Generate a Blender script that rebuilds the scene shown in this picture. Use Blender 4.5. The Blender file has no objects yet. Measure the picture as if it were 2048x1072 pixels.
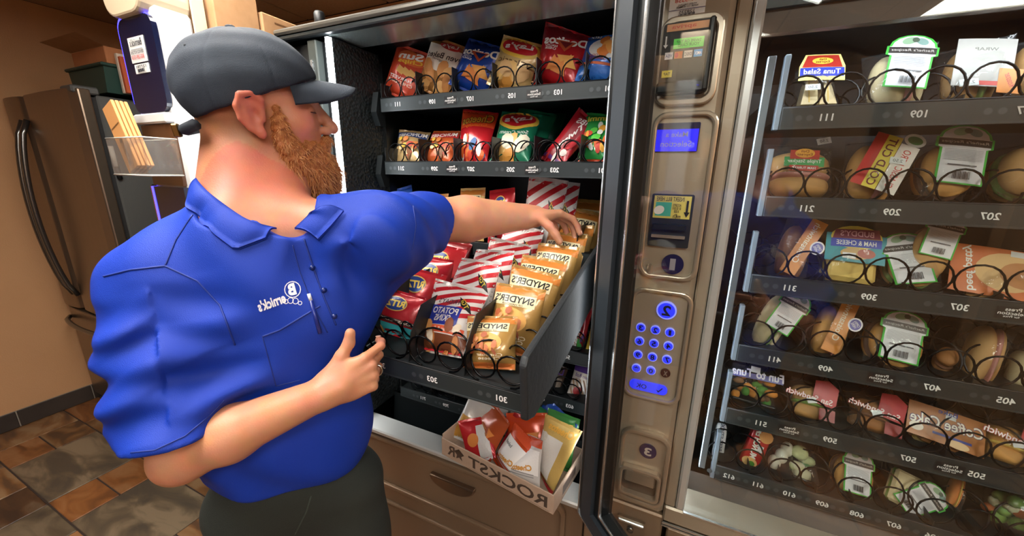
import bpy, math, random
import numpy as np
from mathutils import Matrix, Vector
random.seed(7); RNG = np.random.default_rng(7)
S = bpy.context.scene
COL = S.collection
# ------------------------------------------------------------------ camera
F_PX, PITCH, ROLL, YAW, CAM_H = 735.1, math.radians(14.46), math.radians(0.9), math.radians(-23.8), 1.45
def cam_axes():
    f = np.array([math.sin(YAW)*math.cos(PITCH), math.cos(YAW)*math.cos(PITCH), -math.sin(PITCH)])
    r = np.array([math.cos(YAW), -math.sin(YAW), 0.]); u = np.cross(r, f)
    return r*math.cos(ROLL)+u*math.sin(ROLL), -r*math.sin(ROLL)+u*math.cos(ROLL), f
CR, CU, CF = cam_axes()
cam = bpy.data.cameras.new('camera'); cam_o = bpy.data.objects.new('camera', cam); COL.objects.link(cam_o)
cam.sensor_fit = 'HORIZONTAL'; cam.sensor_width = 36.0; cam.lens = 36.0*F_PX/2048.0; cam.clip_start = 0.02
cam_o.matrix_world = Matrix(((CR[0], CU[0], -CF[0], 0), (CR[1], CU[1], -CF[1], 0), (CR[2], CU[2], -CF[2], CAM_H), (0, 0, 0, 1)))
S.camera = cam_o
# ------------------------------------------------------------------ world, exposure
w = bpy.data.worlds.new('world'); S.world = w; w.use_nodes = True
w.node_tree.nodes['Background'].inputs[0].default_value = (1.0, 0.93, 0.84, 1)
w.node_tree.nodes['Background'].inputs[1].default_value = 0.25
S.view_settings.view_transform = 'Standard'; S.view_settings.look = 'None'
S.view_settings.exposure = 0.25; S.view_settings.gamma = 1.0; S.view_settings.use_curve_mapping = False
try: S.cycles.transparent_max_bounces = 24
except Exception: pass
CEIL_W, LED_W = 20.0, 12.0            # emission of the ceiling troffers and of the snack machine's light strips (right one added)

# ------------------------------------------------------------------ geometry helpers
def ray(px, py): return CR*((px-1024)/F_PX) - CU*((py-536)/F_PX) + CF
def PY(px, py, Y): d = ray(px, py); return d*(Y/d[1]) + np.array([0, 0, CAM_H])
def PX(px, py, X): d = ray(px, py); return d*(X/d[0]) + np.array([0, 0, CAM_H])
def PZ(px, py, Z): d = ray(px, py); return d*((Z-CAM_H)/d[2]) + np.array([0, 0, CAM_H])
def PD(px, py, D): return ray(px, py)*D + np.array([0, 0, CAM_H])
def lin(h):
    h = h.lstrip('#'); c = [int(h[i:i+2], 16)/255 for i in (0, 2, 4)]
    return tuple(x/12.92 if x <= .04045 else ((x+.055)/1.055)**2.4 for x in c)+(1,)
MATS = {}
def mat(name, col, rough=.5, metal=0., spec=.5, noise=None, bump=None, emit=0., coat=0., alpha=None, sss=0., rnd=0., stretch=None):
    """procedural principled material. noise=(scale, hex2, contrast); bump=(scale, strength)"""
    if name in MATS: return MATS[name]
    m = bpy.data.materials.new(name); m.use_nodes = True; nt = m.node_tree; N = nt.nodes; L = nt.links
    b = N['Principled BSDF']; c = lin(col)
    b.inputs['Base Color'].default_value = c; b.inputs['Roughness'].default_value = rough
    b.inputs['Metallic'].default_value = metal; b.inputs['Specular IOR Level'].default_value = spec
    if coat: b.inputs['Coat Weight'].default_value = coat; b.inputs['Coat Roughness'].default_value = .12
    if sss: b.inputs['Subsurface Weight'].default_value = sss; b.inputs['Subsurface Radius'].default_value = (.012, .005, .003); b.inputs['Subsurface Scale'].default_value = .6
    tc = N.new('ShaderNodeTexCoord'); vec = tc.outputs['Object']
    if stretch:
        mp = N.new('ShaderNodeMapping'); mp.inputs['Scale'].default_value = stretch; L.new(vec, mp.inputs['Vector']); vec = mp.outputs['Vector']
    out = None
    if noise:
        n = N.new('ShaderNodeTexNoise'); n.inputs['Scale'].default_value = noise[0]; n.inputs['Detail'].default_value = 5
        L.new(vec, n.inputs['Vector'])
        r = N.new('ShaderNodeValToRGB'); k = noise[2]
        r.color_ramp.elements[0].position = .5-k/2; r.color_ramp.elements[1].position = .5+k/2
        r.color_ramp.elements[0].color = c; r.color_ramp.elements[1].color = lin(noise[1])
        L.new(n.outputs['Fac'], r.inputs['Fac']); out = r.outputs['Color']; L.new(out, b.inputs['Base Color'])
    if rnd:
        oi = N.new('ShaderNodeObjectInfo'); hs = N.new('ShaderNodeHueSaturation')
        mr = N.new('ShaderNodeMapRange'); mr.inputs['To Min'].default_value = 1-rnd; mr.inputs['To Max'].default_value = 1+rnd
        L.new(oi.outputs['Random'], mr.inputs['Value']); L.new(mr.outputs['Result'], hs.inputs['Value'])
        if out: L.new(out, hs.inputs['Color'])
        else: hs.inputs['Color'].default_value = c
        L.new(hs.outputs['Color'], b.inputs['Base Color'])
    if bump:
        n2 = N.new('ShaderNodeTexNoise'); n2.inputs['Scale'].default_value = bump[0]; n2.inputs['Detail'].default_value = 3
        L.new(vec, n2.inputs['Vector'])
        bp = N.new('ShaderNodeBump'); bp.inputs['Strength'].default_value = bump[1]; bp.inputs['Distance'].default_value = .003
        L.new(n2.outputs['Fac'], bp.inputs['Height']); L.new(bp.outputs['Normal'], b.inputs['Normal'])
    if emit:
        b.inputs['Emission Color'].default_value = c; b.inputs['Emission Strength'].default_value = emit
    MATS[name] = m; return m
def clear_mat(name, tint='ffffff', ior=1.5, rough=.0, haze=0., hazecol='ffffff', bump=None):
    """clear sheet: transparent with Fresnel reflection, optional diffuse haze of the film itself"""
    if name in MATS: return MATS[name]
    m = bpy.data.materials.new(name); m.use_nodes = True; nt = m.node_tree; N = nt.nodes; L = nt.links
    N.remove(N['Principled BSDF']); o = N['Material Output']
    t = N.new('ShaderNodeBsdfTransparent'); t.inputs[0].default_value = lin(tint)
    g = N.new('ShaderNodeBsdfGlossy'); g.inputs['Roughness'].default_value = rough
    fr = N.new('ShaderNodeFresnel'); ge = N.new('ShaderNodeNewGeometry'); mr = N.new('ShaderNodeMapRange'); mr.inputs['To Min'].default_value = ior; mr.inputs['To Max'].default_value = 1/ior
    L.new(ge.outputs['Backfacing'], mr.inputs['Value']); L.new(mr.outputs['Result'], fr.inputs['IOR'])
    mx = N.new('ShaderNodeMixShader'); L.new(fr.outputs[0], mx.inputs[0])
    last = t.outputs[0]
    if haze:
        d = N.new('ShaderNodeBsdfDiffuse'); d.inputs[0].default_value = lin(hazecol)
        m2 = N.new('ShaderNodeMixShader'); m2.inputs[0].default_value = haze; L.new(t.outputs[0], m2.inputs[1]); L.new(d.outputs[0], m2.inputs[2]); last = m2.outputs[0]
    L.new(last, mx.inputs[1]); L.new(g.outputs[0], mx.inputs[2]); L.new(mx.outputs[0], o.inputs[0])
    if bump:
        tc = N.new('ShaderNodeTexCoord'); n2 = N.new('ShaderNodeTexNoise'); n2.inputs['Scale'].default_value = bump[0]; n2.inputs['Detail'].default_value = 2
        L.new(tc.outputs['Object'], n2.inputs['Vector'])
        bp = N.new('ShaderNodeBump'); bp.inputs['Strength'].default_value = bump[1]; bp.inputs['Distance'].default_value = .01
        L.new(n2.outputs['Fac'], bp.inputs['Height']); L.new(bp.outputs['Normal'], g.inputs['Normal']); L.new(bp.outputs['Normal'], fr.inputs['Normal'])
    MATS[name] = m; return m

class MB:
    """collects faces (world or local coordinates) with a material per face"""
    def __init__(s): s.v = []; s.f = []; s.m = []; s.mats = []; s.sm = []
    def mi(s, m):
        if m not in s.mats: s.mats.append(m)
        return s.mats.index(m)
    def add(s, verts, faces, m, smooth=False):
        o = len(s.v); s.v.extend([tuple(map(float, q)) for q in verts]); k = s.mi(m)
        for f in faces: s.f.append([i+o for i in f]); s.m.append(k); s.sm.append(smooth)
        return s
    def box(s, lo, hi, m, bev=0.):
        x0, y0, z0 = lo; x1, y1, z1 = hi
        if bev <= 0:
            v = [(x, y, z) for x in (x0, x1) for y in (y0, y1) for z in (z0, z1)]
            return s.add(v, [(0, 1, 3, 2), (4, 6, 7, 5), (0, 4, 5, 1), (2, 3, 7, 6), (0, 2, 6, 4), (1, 5, 7, 3)], m)
        b = min(bev, (x1-x0)/2.01, (y1-y0)/2.01, (z1-z0)/2.01); v = []; idx = {}
        for ix, (x, dx) in enumerate(((x0, b), (x1, -b))):
            for iy, (y, dy) in enumerate(((y0, b), (y1, -b))):
                for iz, (z, dz) in enumerate(((z0, b), (z1, -b))):
                    for a, q in enumerate(((x, y+dy, z+dz), (x+dx, y, z+dz), (x+dx, y+dy, z))): idx[ix, iy, iz, a] = len(v); v.append(q)
        fs = []
        for i in (0, 1):
            q = [idx[i, 0, 0, 0], idx[i, 0, 1, 0], idx[i, 1, 1, 0], idx[i, 1, 0, 0]]; fs.append(q if i == 0 else q[::-1])
            q = [idx[0, i, 0, 1], idx[1, i, 0, 1], idx[1, i, 1, 1], idx[0, i, 1, 1]]; fs.append(q if i == 0 else q[::-1])
            q = [idx[0, 0, i, 2], idx[0, 1, i, 2], idx[1, 1, i, 2], idx[1, 0, i, 2]]; fs.append(q if i == 0 else q[::-1])
        for i in (0, 1):
            for j in (0, 1):
                fs.append([idx[i, j, 0, 0], idx[i, j, 1, 0], idx[i, j, 1, 1], idx[i, j, 0, 1]])
                fs.append([idx[i, 0, j, 0], idx[i, 1, j, 0], idx[i, 1, j, 2], idx[i, 0, j, 2]])
                fs.append([idx[0, i, j, 1], idx[1, i, j, 1], idx[1, i, j, 2], idx[0, i, j, 2]])
                for k in (0, 1): fs.append([idx[i, j, k, 0], idx[i, j, k, 1], idx[i, j, k, 2]])
        return s.add(v, fs, m)
    def tube(s, pts, r, m, n=8, closed=False, cap=True, smooth=True):
        pts = [np.array(p, float) for p in pts]; N = len(pts); v = []; f = []
        rr = r if hasattr(r, '__len__') else [r]*N
        up = None
        for i, p in enumerate(pts):
            a = pts[(i-1) % N] if (closed or i > 0) else p; b = pts[(i+1) % N] if (closed or i < N-1) else p
            t = b-a; t = t/(np.linalg.norm(t)+1e-12)
            if up is None: up = np.array([0, 0, 1.]) if abs(t[2]) < .9 else np.array([1., 0, 0])
            e = up-t*(up@t); e /= np.linalg.norm(e)+1e-12; up = e; g = np.cross(t, e)
            for k in range(n):
                th = 2*math.pi*k/n; v.append(p+rr[i]*(math.cos(th)*e+math.sin(th)*g))
        for i in range(N if closed else N-1):
            j = (i+1) % N
            for k in range(n): f.append((i*n+k, i*n+(k+1) % n, j*n+(k+1) % n, j*n+k))
        if cap and not closed: f.append(tuple(range(n))[::-1]); f.append(tuple((N-1)*n+k for k in range(n)))
        return s.add(v, f, m, smooth)
    def prism(s, poly, a, b, m, axis=1):
        """extrude a 2D polygon (x,z) along y from a to b (axis=1), (y,z) along x (axis=0), (x,y) along z (axis=2)"""
        n = len(poly); P = lambda q, t: {1: (q[0], t, q[1]), 0: (t, q[0], q[1]), 2: (q[0], q[1], t)}[axis]
        v = [P(q, a) for q in poly]+[P(q, b) for q in poly]
        f = [tuple(range(n)), tuple(range(n, 2*n))[::-1]]+[(i, i+n, (i+1) % n+n, (i+1) % n) for i in range(n)]
        return s.add(v, f, m)
    def quad(s, a, b, c, d, m): return s.add([a, b, c, d], [(0, 1, 2, 3)], m)
    def tris(s, T, m):
        T = np.asarray(T).reshape(-1, 3); return s.add(T, [(3*i, 3*i+1, 3*i+2) for i in range(len(T)//3)], m)
    def xf(s, M):
        a = np.array(s.v); R = np.array(M)[:3, :3]; s.v = [tuple(q) for q in a@R.T+np.array(M)[:3, 3]]; return s
    def mesh(s, name):
        me = bpy.data.meshes.new(name); me.from_pydata(s.v, [], s.f)
        for m in s.mats: me.materials.append(m)
        me.polygons.foreach_set('material_index', s.m); me.polygons.foreach_set('use_smooth', s.sm); me.update()
        return me
PINV = {}
def link(name, data, parent=None, M=None):
    """link an object; M is its world matrix (identity when the mesh is given in world coordinates)"""
    o = bpy.data.objects.new(name, data); COL.objects.link(o); M = M or Matrix()
    if parent is not None: o.parent = parent; o.matrix_parent_inverse = PINV[parent.name]
    o.matrix_basis = M; PINV[o.name] = M.inverted(); return o
def part(name, mb, parent, recalc=True, M=None, bevel=0):
    """a mesh given in world coordinates, made a child of parent (M given: local coordinates instead)"""
    me = mb.mesh(name) if isinstance(mb, MB) else mb
    o = link(name, me, parent, M)
    if bevel: md = o.modifiers.new('bevel', 'BEVEL'); md.width = bevel; md.segments = 2; md.limit_method = 'ANGLE'
    return o
def tag(o, label, cat, group=None):
    o['label'] = label; o['category'] = cat
    if group: o['group'] = group
    return o
def thing(name, label, cat, loc=(0, 0, 0), M=None, group=None):
    M = M or Matrix.Translation(Vector([float(q) for q in loc])); o = link(name, None, None, M); o.empty_display_size = .05
    return tag(o, label, cat, group)
def struct(name, mb, label=None, parent=None):
    o = link(name, mb.mesh(name), parent)
    if parent is None: o['kind'] = 'structure'; o['label'] = label; o['category'] = name.split('_')[0]
    return o
def rrect(x0, x1, z0, z1, r, n=5):
    o = []
    for cx, cz, a in ((x1-r, z1-r, 0), (x0+r, z1-r, 90), (x0+r, z0+r, 180), (x1-r, z0+r, 270)):
        for k in range(n+1): t = math.radians(a+90*k/n); o.append((cx+r*math.cos(t), cz+r*math.sin(t)))
    return o
# ------------------------------------------------------------------ lettering and flat print
_TXT = {}
def glyphs(s, bold=0., shear=0., space=1.):
    """triangles of a line of lettering, unit box 0..1, mirror-written as everything in this place"""
    k = (s, bold, shear, space)
    if k in _TXT: return _TXT[k]
    c = bpy.data.curves.new('t', 'FONT'); c.body = s; c.resolution_u = 3; c.offset = bold; c.shear = shear; c.space_character = space; c.space_line = .85; c.align_x = 'CENTER'
    o = bpy.data.objects.new('t', c); me = o.to_mesh(); me.calc_loop_triangles()
    v = np.array([q.co[:2] for q in me.vertices]).reshape(-1, 2)
    t = np.array([list(l.vertices) for l in me.loop_triangles], int).reshape(-1, 3)
    o.to_mesh_clear(); bpy.data.objects.remove(o); bpy.data.curves.remove(c)
    if len(v) == 0: v = np.zeros((3, 2)); t = np.array([[0, 1, 2]])
    lo, hi = v.min(0), v.max(0); asp = (hi[0]-lo[0])/max(hi[1]-lo[1], 1e-6)
    v = (v-lo)/np.maximum(hi-lo, 1e-6); v[:, 0] = 1-v[:, 0]
    T = v[t][:, ::-1]; _TXT[k] = (T, asp); return _TXT[k]
def rot2(T, a):
    c, s_ = math.cos(a), math.sin(a); return T@np.array([[c, s_], [-s_, c]])
def D_rect(cx, cz, w, h, m, rot=0):
    q = rot2(np.array([(-w/2, -h/2), (w/2, -h/2), (w/2, h/2), (-w/2, h/2)]), math.radians(rot))+(cx, cz)
    return (np.array([[q[0], q[1], q[2]], [q[0], q[2], q[3]]]), m)
def D_poly(pts, m):
    q = np.array(pts, float); return (np.array([[q[0], q[i], q[i+1]] for i in range(1, len(q)-1)]), m)
def D_ell(cx, cz, w, h, m, rot=0, n=20):
    a = np.linspace(0, 2*math.pi, n, endpoint=False); return D_poly(rot2(np.stack([w/2*np.cos(a), h/2*np.sin(a)], 1), math.radians(rot))+(cx, cz), m)
def D_txt(s, cx, cz, w, h, m, rot=0, bold=.01, shear=0., fit=True, space=1.):
    T, asp = glyphs(s, bold, shear, space)
    if not fit: w = h*asp
    return (rot2((T-.5)*np.array([w, h]), math.radians(rot))+(cx, cz), m)
def clip(poly, x0, x1, z0, z1):
    for ax, val, sg in ((0, x0, 1), (0, x1, -1), (1, z0, 1), (1, z1, -1)):
        out = []
        for i in range(len(poly)):
            a, b = poly[i], poly[(i+1) % len(poly)]; ia, ib = sg*(a[ax]-val) >= 0, sg*(b[ax]-val) >= 0
            if ia: out.append(a)
            if ia != ib: t = (val-a[ax])/(b[ax]-a[ax]); out.append((a[0]+t*(b[0]-a[0]), a[1]+t*(b[1]-a[1])))
        poly = out
        if not poly: break
    return poly
def D_stripes(x0, x1, z0, z1, wd, gap, ang, m):
    """parallel slanted stripes inside a rectangle"""
    T = []; a = math.radians(ang); dx, dz = math.cos(a), math.sin(a); L = 2*(x1-x0+z1-z0); cx, cz = (x0+x1)/2, (z0+z1)/2; k = -14
    while k < 15:
        o = k*(wd+gap); q = [(cx-dz*(o+s_)+dx*t, cz+dx*(o+s_)+dz*t) for s_, t in ((0, -L), (0, L), (wd, L), (wd, -L))]
        q = clip(q, x0, x1, z0, z1)
        if q and len(q) > 2:
            r = D_poly(q[::-1], m)[0]; T.append(r)
        k += 1
    return (np.concatenate(T), m) if T else D_rect(cx, cz, .001, .001, m)
def tess(T, mx):
    T = np.asarray(T, float)
    for _ in range(9):
        e = np.linalg.norm(T-np.roll(T, -1, 1), axis=2); k = e.argmax(1); big = e[np.arange(len(T)), k] > mx
        if not big.any(): break
        A = T[big]; k = k[big]; i = np.arange(len(A)); a, b, c = A[i, k], A[i, (k+1) % 3], A[i, (k+2) % 3]; m_ = (a+b)/2
        T = np.concatenate([T[~big], np.stack([a, m_, c], 1), np.stack([m_, b, c], 1)])
    return T
def lay(mb, decals, fn, mx=.012, off=.0006, step=.0004):
    """lay flat print on a front surface y=fn(x,z) (front is -y)"""
    for i, (T, m) in enumerate(decals):
        T = tess(T, mx); q = T.reshape(-1, 2); y = fn(q[:, 0], q[:, 1])-off-step*i
        mb.tris(np.stack([q[:, 0], y, q[:, 1]], 1), m)
def flat(mb, decals, O, R, U, Nn, off=.0005, step=.0003):
    """lay flat print on the plane through O spanned by R, U; Nn points out of it"""
    O, R, U, Nn = (np.asarray(q, float) for q in (O, R, U, Nn))
    for i, (T, m) in enumerate(decals):
        q = np.asarray(T).reshape(-1, 2); mb.tris(O+q[:, :1]*R+q[:, 1:]*U+Nn*(off+step*i), m)
# ------------------------------------------------------------------ common materials
M_blk = mat('black_plastic', '15181a', .45); M_blk2 = mat('black_satin_metal', '1b2022', .35, .3)
M_dgrey = mat('dark_grey_tray', '24292b', .42, .2, bump=(60, .05)); M_wht = mat('white_print', 'e8e8e6', .5); M_wire = mat('coil_wire', '101214', .25, .7)
M_bronze = mat('bronze_paint', '86705a', .38, .35, bump=(400, .08)); M_silver = mat('silver_trim', 'c9ccce', .22, .9)
M_champ = mat('champagne_paint', 'ada08e', .36, .45, noise=(3, 'a29583', .6), bump=(500, .05))
M_steelw = mat('pale_aluminium', 'cfd2d2', .32, .6)
M_glass = clear_mat('window_glass', 'fbfdfc', 1.48)
M_acryl = clear_mat('acrylic', 'f4f4f2', 1.6, .03, .04)
M_card = mat('cardboard', 'a9825c', .85, noise=(40, '9c7650', .6)); M_cardg = mat('grey_cardboard', 'b8a08c', .85, noise=(30, 'ad947f', .7))
def C(h, rough=.38, metal=0.): return mat('ink_'+h+('_m' if metal else ''), h, rough, metal, coat=0)
# ================================================================== THE ROOM
WX0, WX1, WY0, WY1, WH = -3.3, 1.75, -1.6, 1.75, 2.3
M_wall = mat('tan_wall', 'c0946a', .8, noise=(2.5, 'b68a60', .7), bump=(180, .25))
M_ceil = mat('ceiling_tile', 'b79a7c', .9, noise=(90, 'a98c6e', .5), bump=(220, .4))
M_grout = mat('grout', '3b2e26', .9)
def slab(lo, hi, m): return MB().box(lo, hi, m)
struct('wall_left', slab((WX0-.1, WY0, 0), (WX0, WY1, WH), M_wall), 'tan painted wall on the left beside the refrigerator')
struct('wall_back', slab((WX0-.1, WY1, 0), (WX1+.1, WY1+.1, WH), M_wall), 'tan painted wall behind the vending machines')
struct('wall_right', slab((WX1, WY0, 0), (WX1+.1, WY1, WH), M_wall), 'tan painted wall at the right end of the room')
struct('wall_front', slab((WX0-.1, WY0-.1, 0), (WX1+.1, WY0, WH), mat('brown_wall', '6e5038', .8, noise=(2.5, '644832', .7))), 'brown painted wall behind the camera')
fl = struct('floor', slab((WX0-.1, WY0-.1, -.05), (WX1+.1, WY1+.1, -.004), M_grout), 'floor of mixed slate tiles with dark grout')
def slate(name, c1, c2, c3):
    m = mat(name, c1, .42, rnd=.25); nt = m.node_tree; N = nt.nodes; L = nt.links; b = N['Principled BSDF']
    oi = [n for n in N if n.type == 'OBJECT_INFO'][0]; hs = [n for n in N if n.type == 'HUE_SAT'][0]
    g = N.new('ShaderNodeNewGeometry'); mp = N.new('ShaderNodeMapping'); mp.inputs['Scale'].default_value = (3.2, 8.5, 3); mp.inputs['Rotation'].default_value = (0, 0, .6)
    ad = N.new('ShaderNodeVectorMath'); sc = N.new('ShaderNodeVectorMath'); sc.operation = 'SCALE'; sc.inputs[3].default_value = 30
    L.new(oi.outputs['Location'], sc.inputs[0]); L.new(g.outputs['Position'], ad.inputs[0]); L.new(sc.outputs[0], ad.inputs[1]); L.new(ad.outputs[0], mp.inputs[0])
    n = N.new('ShaderNodeTexNoise'); n.inputs['Scale'].default_value = 1.; n.inputs['Detail'].default_value = 7; n.inputs['Distortion'].default_value = 1.6; L.new(mp.outputs[0], n.inputs['Vector'])
    r = N.new('ShaderNodeValToRGB'); e = r.color_ramp.elements; e[0].position = .38; e[0].color = lin(c1); e[1].position = .62; e[1].color = lin(c3); q = e.new(.5); q.color = lin(c2)
    L.new(n.outputs['Fac'], r.inputs['Fac']); L.new(r.outputs['Color'], hs.inputs['Color'])
    bp = N.new('ShaderNodeBump'); bp.inputs['Strength'].default_value = .35; bp.inputs['Distance'].default_value = .004; L.new(n.outputs['Fac'], bp.inputs['Height']); L.new(bp.outputs['Normal'], b.inputs['Normal'])
    return m
SL = [slate('slate_brown', '543c2a', '74502f', '86694a'), slate('slate_rust', '6e4426', '8f5a30', 'a07048'), slate('slate_grey', '4a4238', '5e5140', '7c6c56'), slate('slate_dark', '38281f', '523825', '63513f')]
_tm = {}
def tile(x0, y0, x1, y1):
    k = (round(x1-x0, 3), round(y1-y0, 3), random.randrange(4))
    if k not in _tm: _tm[k] = MB().box((.003, .003, -.006), (k[0]-.003, k[1]-.003, 0), SL[k[2]], .0015).mesh('floor_tile')
    link('tile', _tm[k], fl, Matrix.Translation((x0, y0, random.uniform(-.0008, .0))))
ys = []; y = 1.55
X0t = WX0
y = -1.485; r = 0
while y < 1.7:                       # modular slate: bands of big tiles alternating with pairs of small ones
    big = r % 2 == 0; hgt = .31 if big else .155
    x = X0t-.12*(r % 3); k = r
    while x < WX1:
        wd = (.455 if k % 2 == 0 else .2275) if big else .2275+.06*(k % 2)
        xa, xb = max(x, X0t), min(x+wd, WX1)
        if xb-xa > .03:
            if big and k % 2: tile(xa, y, xb, min(y+.155, WY1)); tile(xa, y+.155, xb, min(y+.31, WY1))
            elif y < WY1-.05: tile(xa, y, xb, min(y+hgt, WY1))
        x += wd; k += 1
    y += hgt; r += 1
ce = struct('ceiling', slab((WX0-.1, WY0-.1, WH+.012), (WX1+.1, WY1+.1, WH+.06), M_grout), 'tan dropped ceiling of square panels')
x = WX0; _cm = {}
while x < WX1-.01:
    y = WY0
    while y < WY1-.01:
        k = (round(min(.6, WX1-x), 2), round(min(.6, WY1-y), 2))
        if k not in _cm: _cm[k] = MB().box((.006, .006, 0), (k[0]-.006, k[1]-.006, .014), M_ceil, .003).mesh('ceiling_panel')
        link('panel', _cm[k], ce, Matrix.Translation((x, y, WH))); y += .6
    x += .6
M_base = mat('baseboard_tile', '2c2724', .4, noise=(6, '423a34', .6))
bb = struct('baseboard_left', slab((WX0, WY0, 0), (WX0+.004, WY1, .1), mat('light_grout', '8d8376', .9)), 'dark tile baseboard along the left wall')
y = WY0+.02
while y < WY1-.02: link('tile', MB().box((WX0+.001, y+.003, .002), (WX0+.012, min(y+.3, WY1)-.003, .098), M_base, .002).mesh('base_tile'), bb); y += .3
# ceiling troffers (the room's lamps)
M_diff = mat('troffer_diffuser', 'fffaf2', .5, emit=CEIL_W); M_tf = mat('troffer_frame', 'e6e0d6', .5)
def troffer(cx, cy, lab, wx=.56, wy=1.16):
    t = thing('ceiling_light', lab, 'light', (cx, cy, WH), group='recessed ceiling lights')
    fr = MB()
    for a, b, c, d in ((-1, -1, 1, -.94), (-1, .94, 1, 1), (-1, -1, -.9, 1), (.9, -1, 1, 1)): fr.box((cx+a*wx/2, cy+b*wy/2, WH-.022), (cx+c*wx/2, cy+d*wy/2, WH), M_tf)
    part('frame', fr, t); part('diffuser', MB().box((cx-.46*wx, cy-.48*wy, WH-.016), (cx+.46*wx, cy+.48*wy, WH-.004), M_diff), t)
troffer(-.85, .0, 'ceiling light above the man')
troffer(.3, -.95, 'ceiling light behind the camera', .5, .8)
troffer(1.3, -.75, 'ceiling light at the right end of the room')
troffer(-1.25, .62, 'square ceiling light above the top of the snack machine', .5, .5)
# ================================================================== REFRIGERATOR
FX0, FX1, FY, FTOP = -3.285, -2.46, .80, 1.785
M_ss = mat('brushed_steel_door', '8c7d6c', .3, .85, stretch=(300, 300, 2), bump=(1, .06)); M_ssd = mat('fridge_side', '5d5e5c', .5, .4, bump=(300, .2))
M_hnd = mat('handle_steel', '70706e', .2, .9); M_gask = mat('gasket', '1d1d1d', .7)
fr = thing('refrigerator', 'stainless steel french door refrigerator by the left wall', 'refrigerator', ((FX0+FX1)/2, 1.1, 0))
part('body', MB().box((FX0, FY+.085, .03), (FX1-.012, 1.6, FTOP-.02), M_ssd, .006), fr)
part('gasket', MB().box((FX0+.01, FY+.065, .05), (FX1-.02, FY+.085, FTOP-.03), M_gask), fr)
def fdoor(x0, x1, z0, z1, nm):
    mb = MB(); n = 12; pts = []
    for i in range(n+1):
        t = i/n; x = x0+(x1-x0)*t; pts.append((x, FY+.012*(2*t-1)**2+(.012 if i in (0, n) else 0)))
    pts += [(x1, FY+.065), (x0, FY+.065)]
    mb.prism(pts, z0, z1, M_ss, 2); return part(nm, mb, fr, bevel=.006)
GX = -3.045
d1 = fdoor(FX0+.004, GX-.003, .66, FTOP, 'door'); d2 = fdoor(GX+.003, FX1, .66, FTOP, 'door'); d3 = fdoor(FX0+.004, FX1, .08, .648, 'freezer_drawer')
for d, x in ((d1, GX-.03), (d2, GX+.03)):
    pts = []
    for i in range(15): t = i/14; pts.append((x, FY+.004-.062*math.sin(math.pi*t)**.6, .75+.92*t))
    part('handle', MB().tube(pts, .0115, M_hnd, 10), d)
pts = [(FX0+.06+.70*i/14, FY+.004-.055*math.sin(math.pi*i/14)**.5, .585) for i in range(15)]
part('handle', MB().tube(pts, .0115, M_hnd, 10), d3)
part('hinge_cover', MB().box((FX1-.12, FY+.01, FTOP-.02), (FX1-.01, FY+.1, FTOP+.012), M_ssd, .006), fr)
part('kick_plate', MB().box((FX0+.02, FY+.09, 0), (FX1-.03, FY+.11, .08), M_blk), fr)
mk = thing('marker_pen', 'white marker pen with a black cap stuck on the refrigerator side', 'marker', PX(222, 305, FX1))
a, b = PX(220, 292, FX1-.004), PX(240, 358, FX1-.004); a[0] = b[0] = FX1-.001; md_ = a+(b-a)*.62
part('barrel', MB().tube([a, md_], .009, mat('marker_white', 'dad6cd', .4), 10), mk); part('cap', MB().tube([md_, b], .0098, M_blk, 10), mk)
# things on top of the fridge
M_cb = mat('carton_orange', 'b5764a', .7, noise=(20, 'a86a40', .6)); M_green = mat('dark_green_bin', '24423a', .5)
FTOP += .0005
bx = thing('green_bin', 'dark green bin on top of the refrigerator', 'bin', (-2.62, 1.1, FTOP))
part('body', MB().prism([(-2.80, FTOP), (-2.48, FTOP), (-2.46, FTOP+.12), (-2.82, FTOP+.12)], .93, 1.3, M_green), bx); part('rim', MB().box((-2.83, .92, FTOP+.112), (-2.45, 1.31, FTOP+.126), M_green, .004), bx)
bx = thing('carton', 'flat brown carton lying on the green bin', 'box', (-2.62, 1.1, FTOP+.126))
part('body', MB().box((-2.80, .95, FTOP+.127), (-2.47, 1.28, FTOP+.2), M_cb, .003), bx); part('flap', MB().quad((-2.80, .95, FTOP+.2), (-2.47, .95, FTOP+.2), (-2.45, .86, FTOP+.225), (-2.82, .86, FTOP+.225), M_card), bx)
for i, (x, h, c) in enumerate(((-2.445, .17, 'd8c8b4'), (-2.42, .155, 'c05a34'))):
    bk = tag(link('packet', MB().box((x, .97, FTOP), (x+.02, 1.12, FTOP+h), C(c, .6), .002).mesh('packet')), ['narrow cream packet standing beside the green bin', 'narrow orange packet standing beside the green bin'][i], 'packet', 'packets on the refrigerator')
# ================================================================== WHITE DRINK MACHINE with lit blue panel
wm = thing('drink_machine', 'white drink machine with a dark blue panel and blue lit edge', 'vending machine', (-1.4, 1.0, 0))
M_wb = mat('white_gloss', 'd9dad8', .25, coat=.3); M_cream = mat('cream_trim', 'c9b597', .45); M_navy = mat('navy_panel', '10152e', .18, coat=.4)
M_bled = mat('blue_led', '3a36ff', .4, emit=5.)
x0, x1, yf = -1.475, -1.295, .60
mb = MB(); mb.box((x0, yf+.012, .1), (x1, yf+.1, 1.86), M_wb, .008); part('front_housing', mb, wm)
mb = MB(); mb.prism(rrect(x0-.004, x1+.0, 1.838, 2.06, .05), yf-.012, yf+.1, M_cream); part('header', mb, wm, bevel=.006)
part('trim', MB().box((x1-.004, yf+.1, .1), (x1+.002, yf+.135, 2.0), M_cream, .002), wm)
part('panel', MB().prism(rrect(x0+.010, x1, 1.60, 1.838, .03), yf+.002, yf+.014, M_navy), wm)
part('blue_light', MB().prism(rrect(x0-.002, x1-.012, 1.605, 1.848, .035), yf+.006, yf+.016, M_bled), wm)
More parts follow.
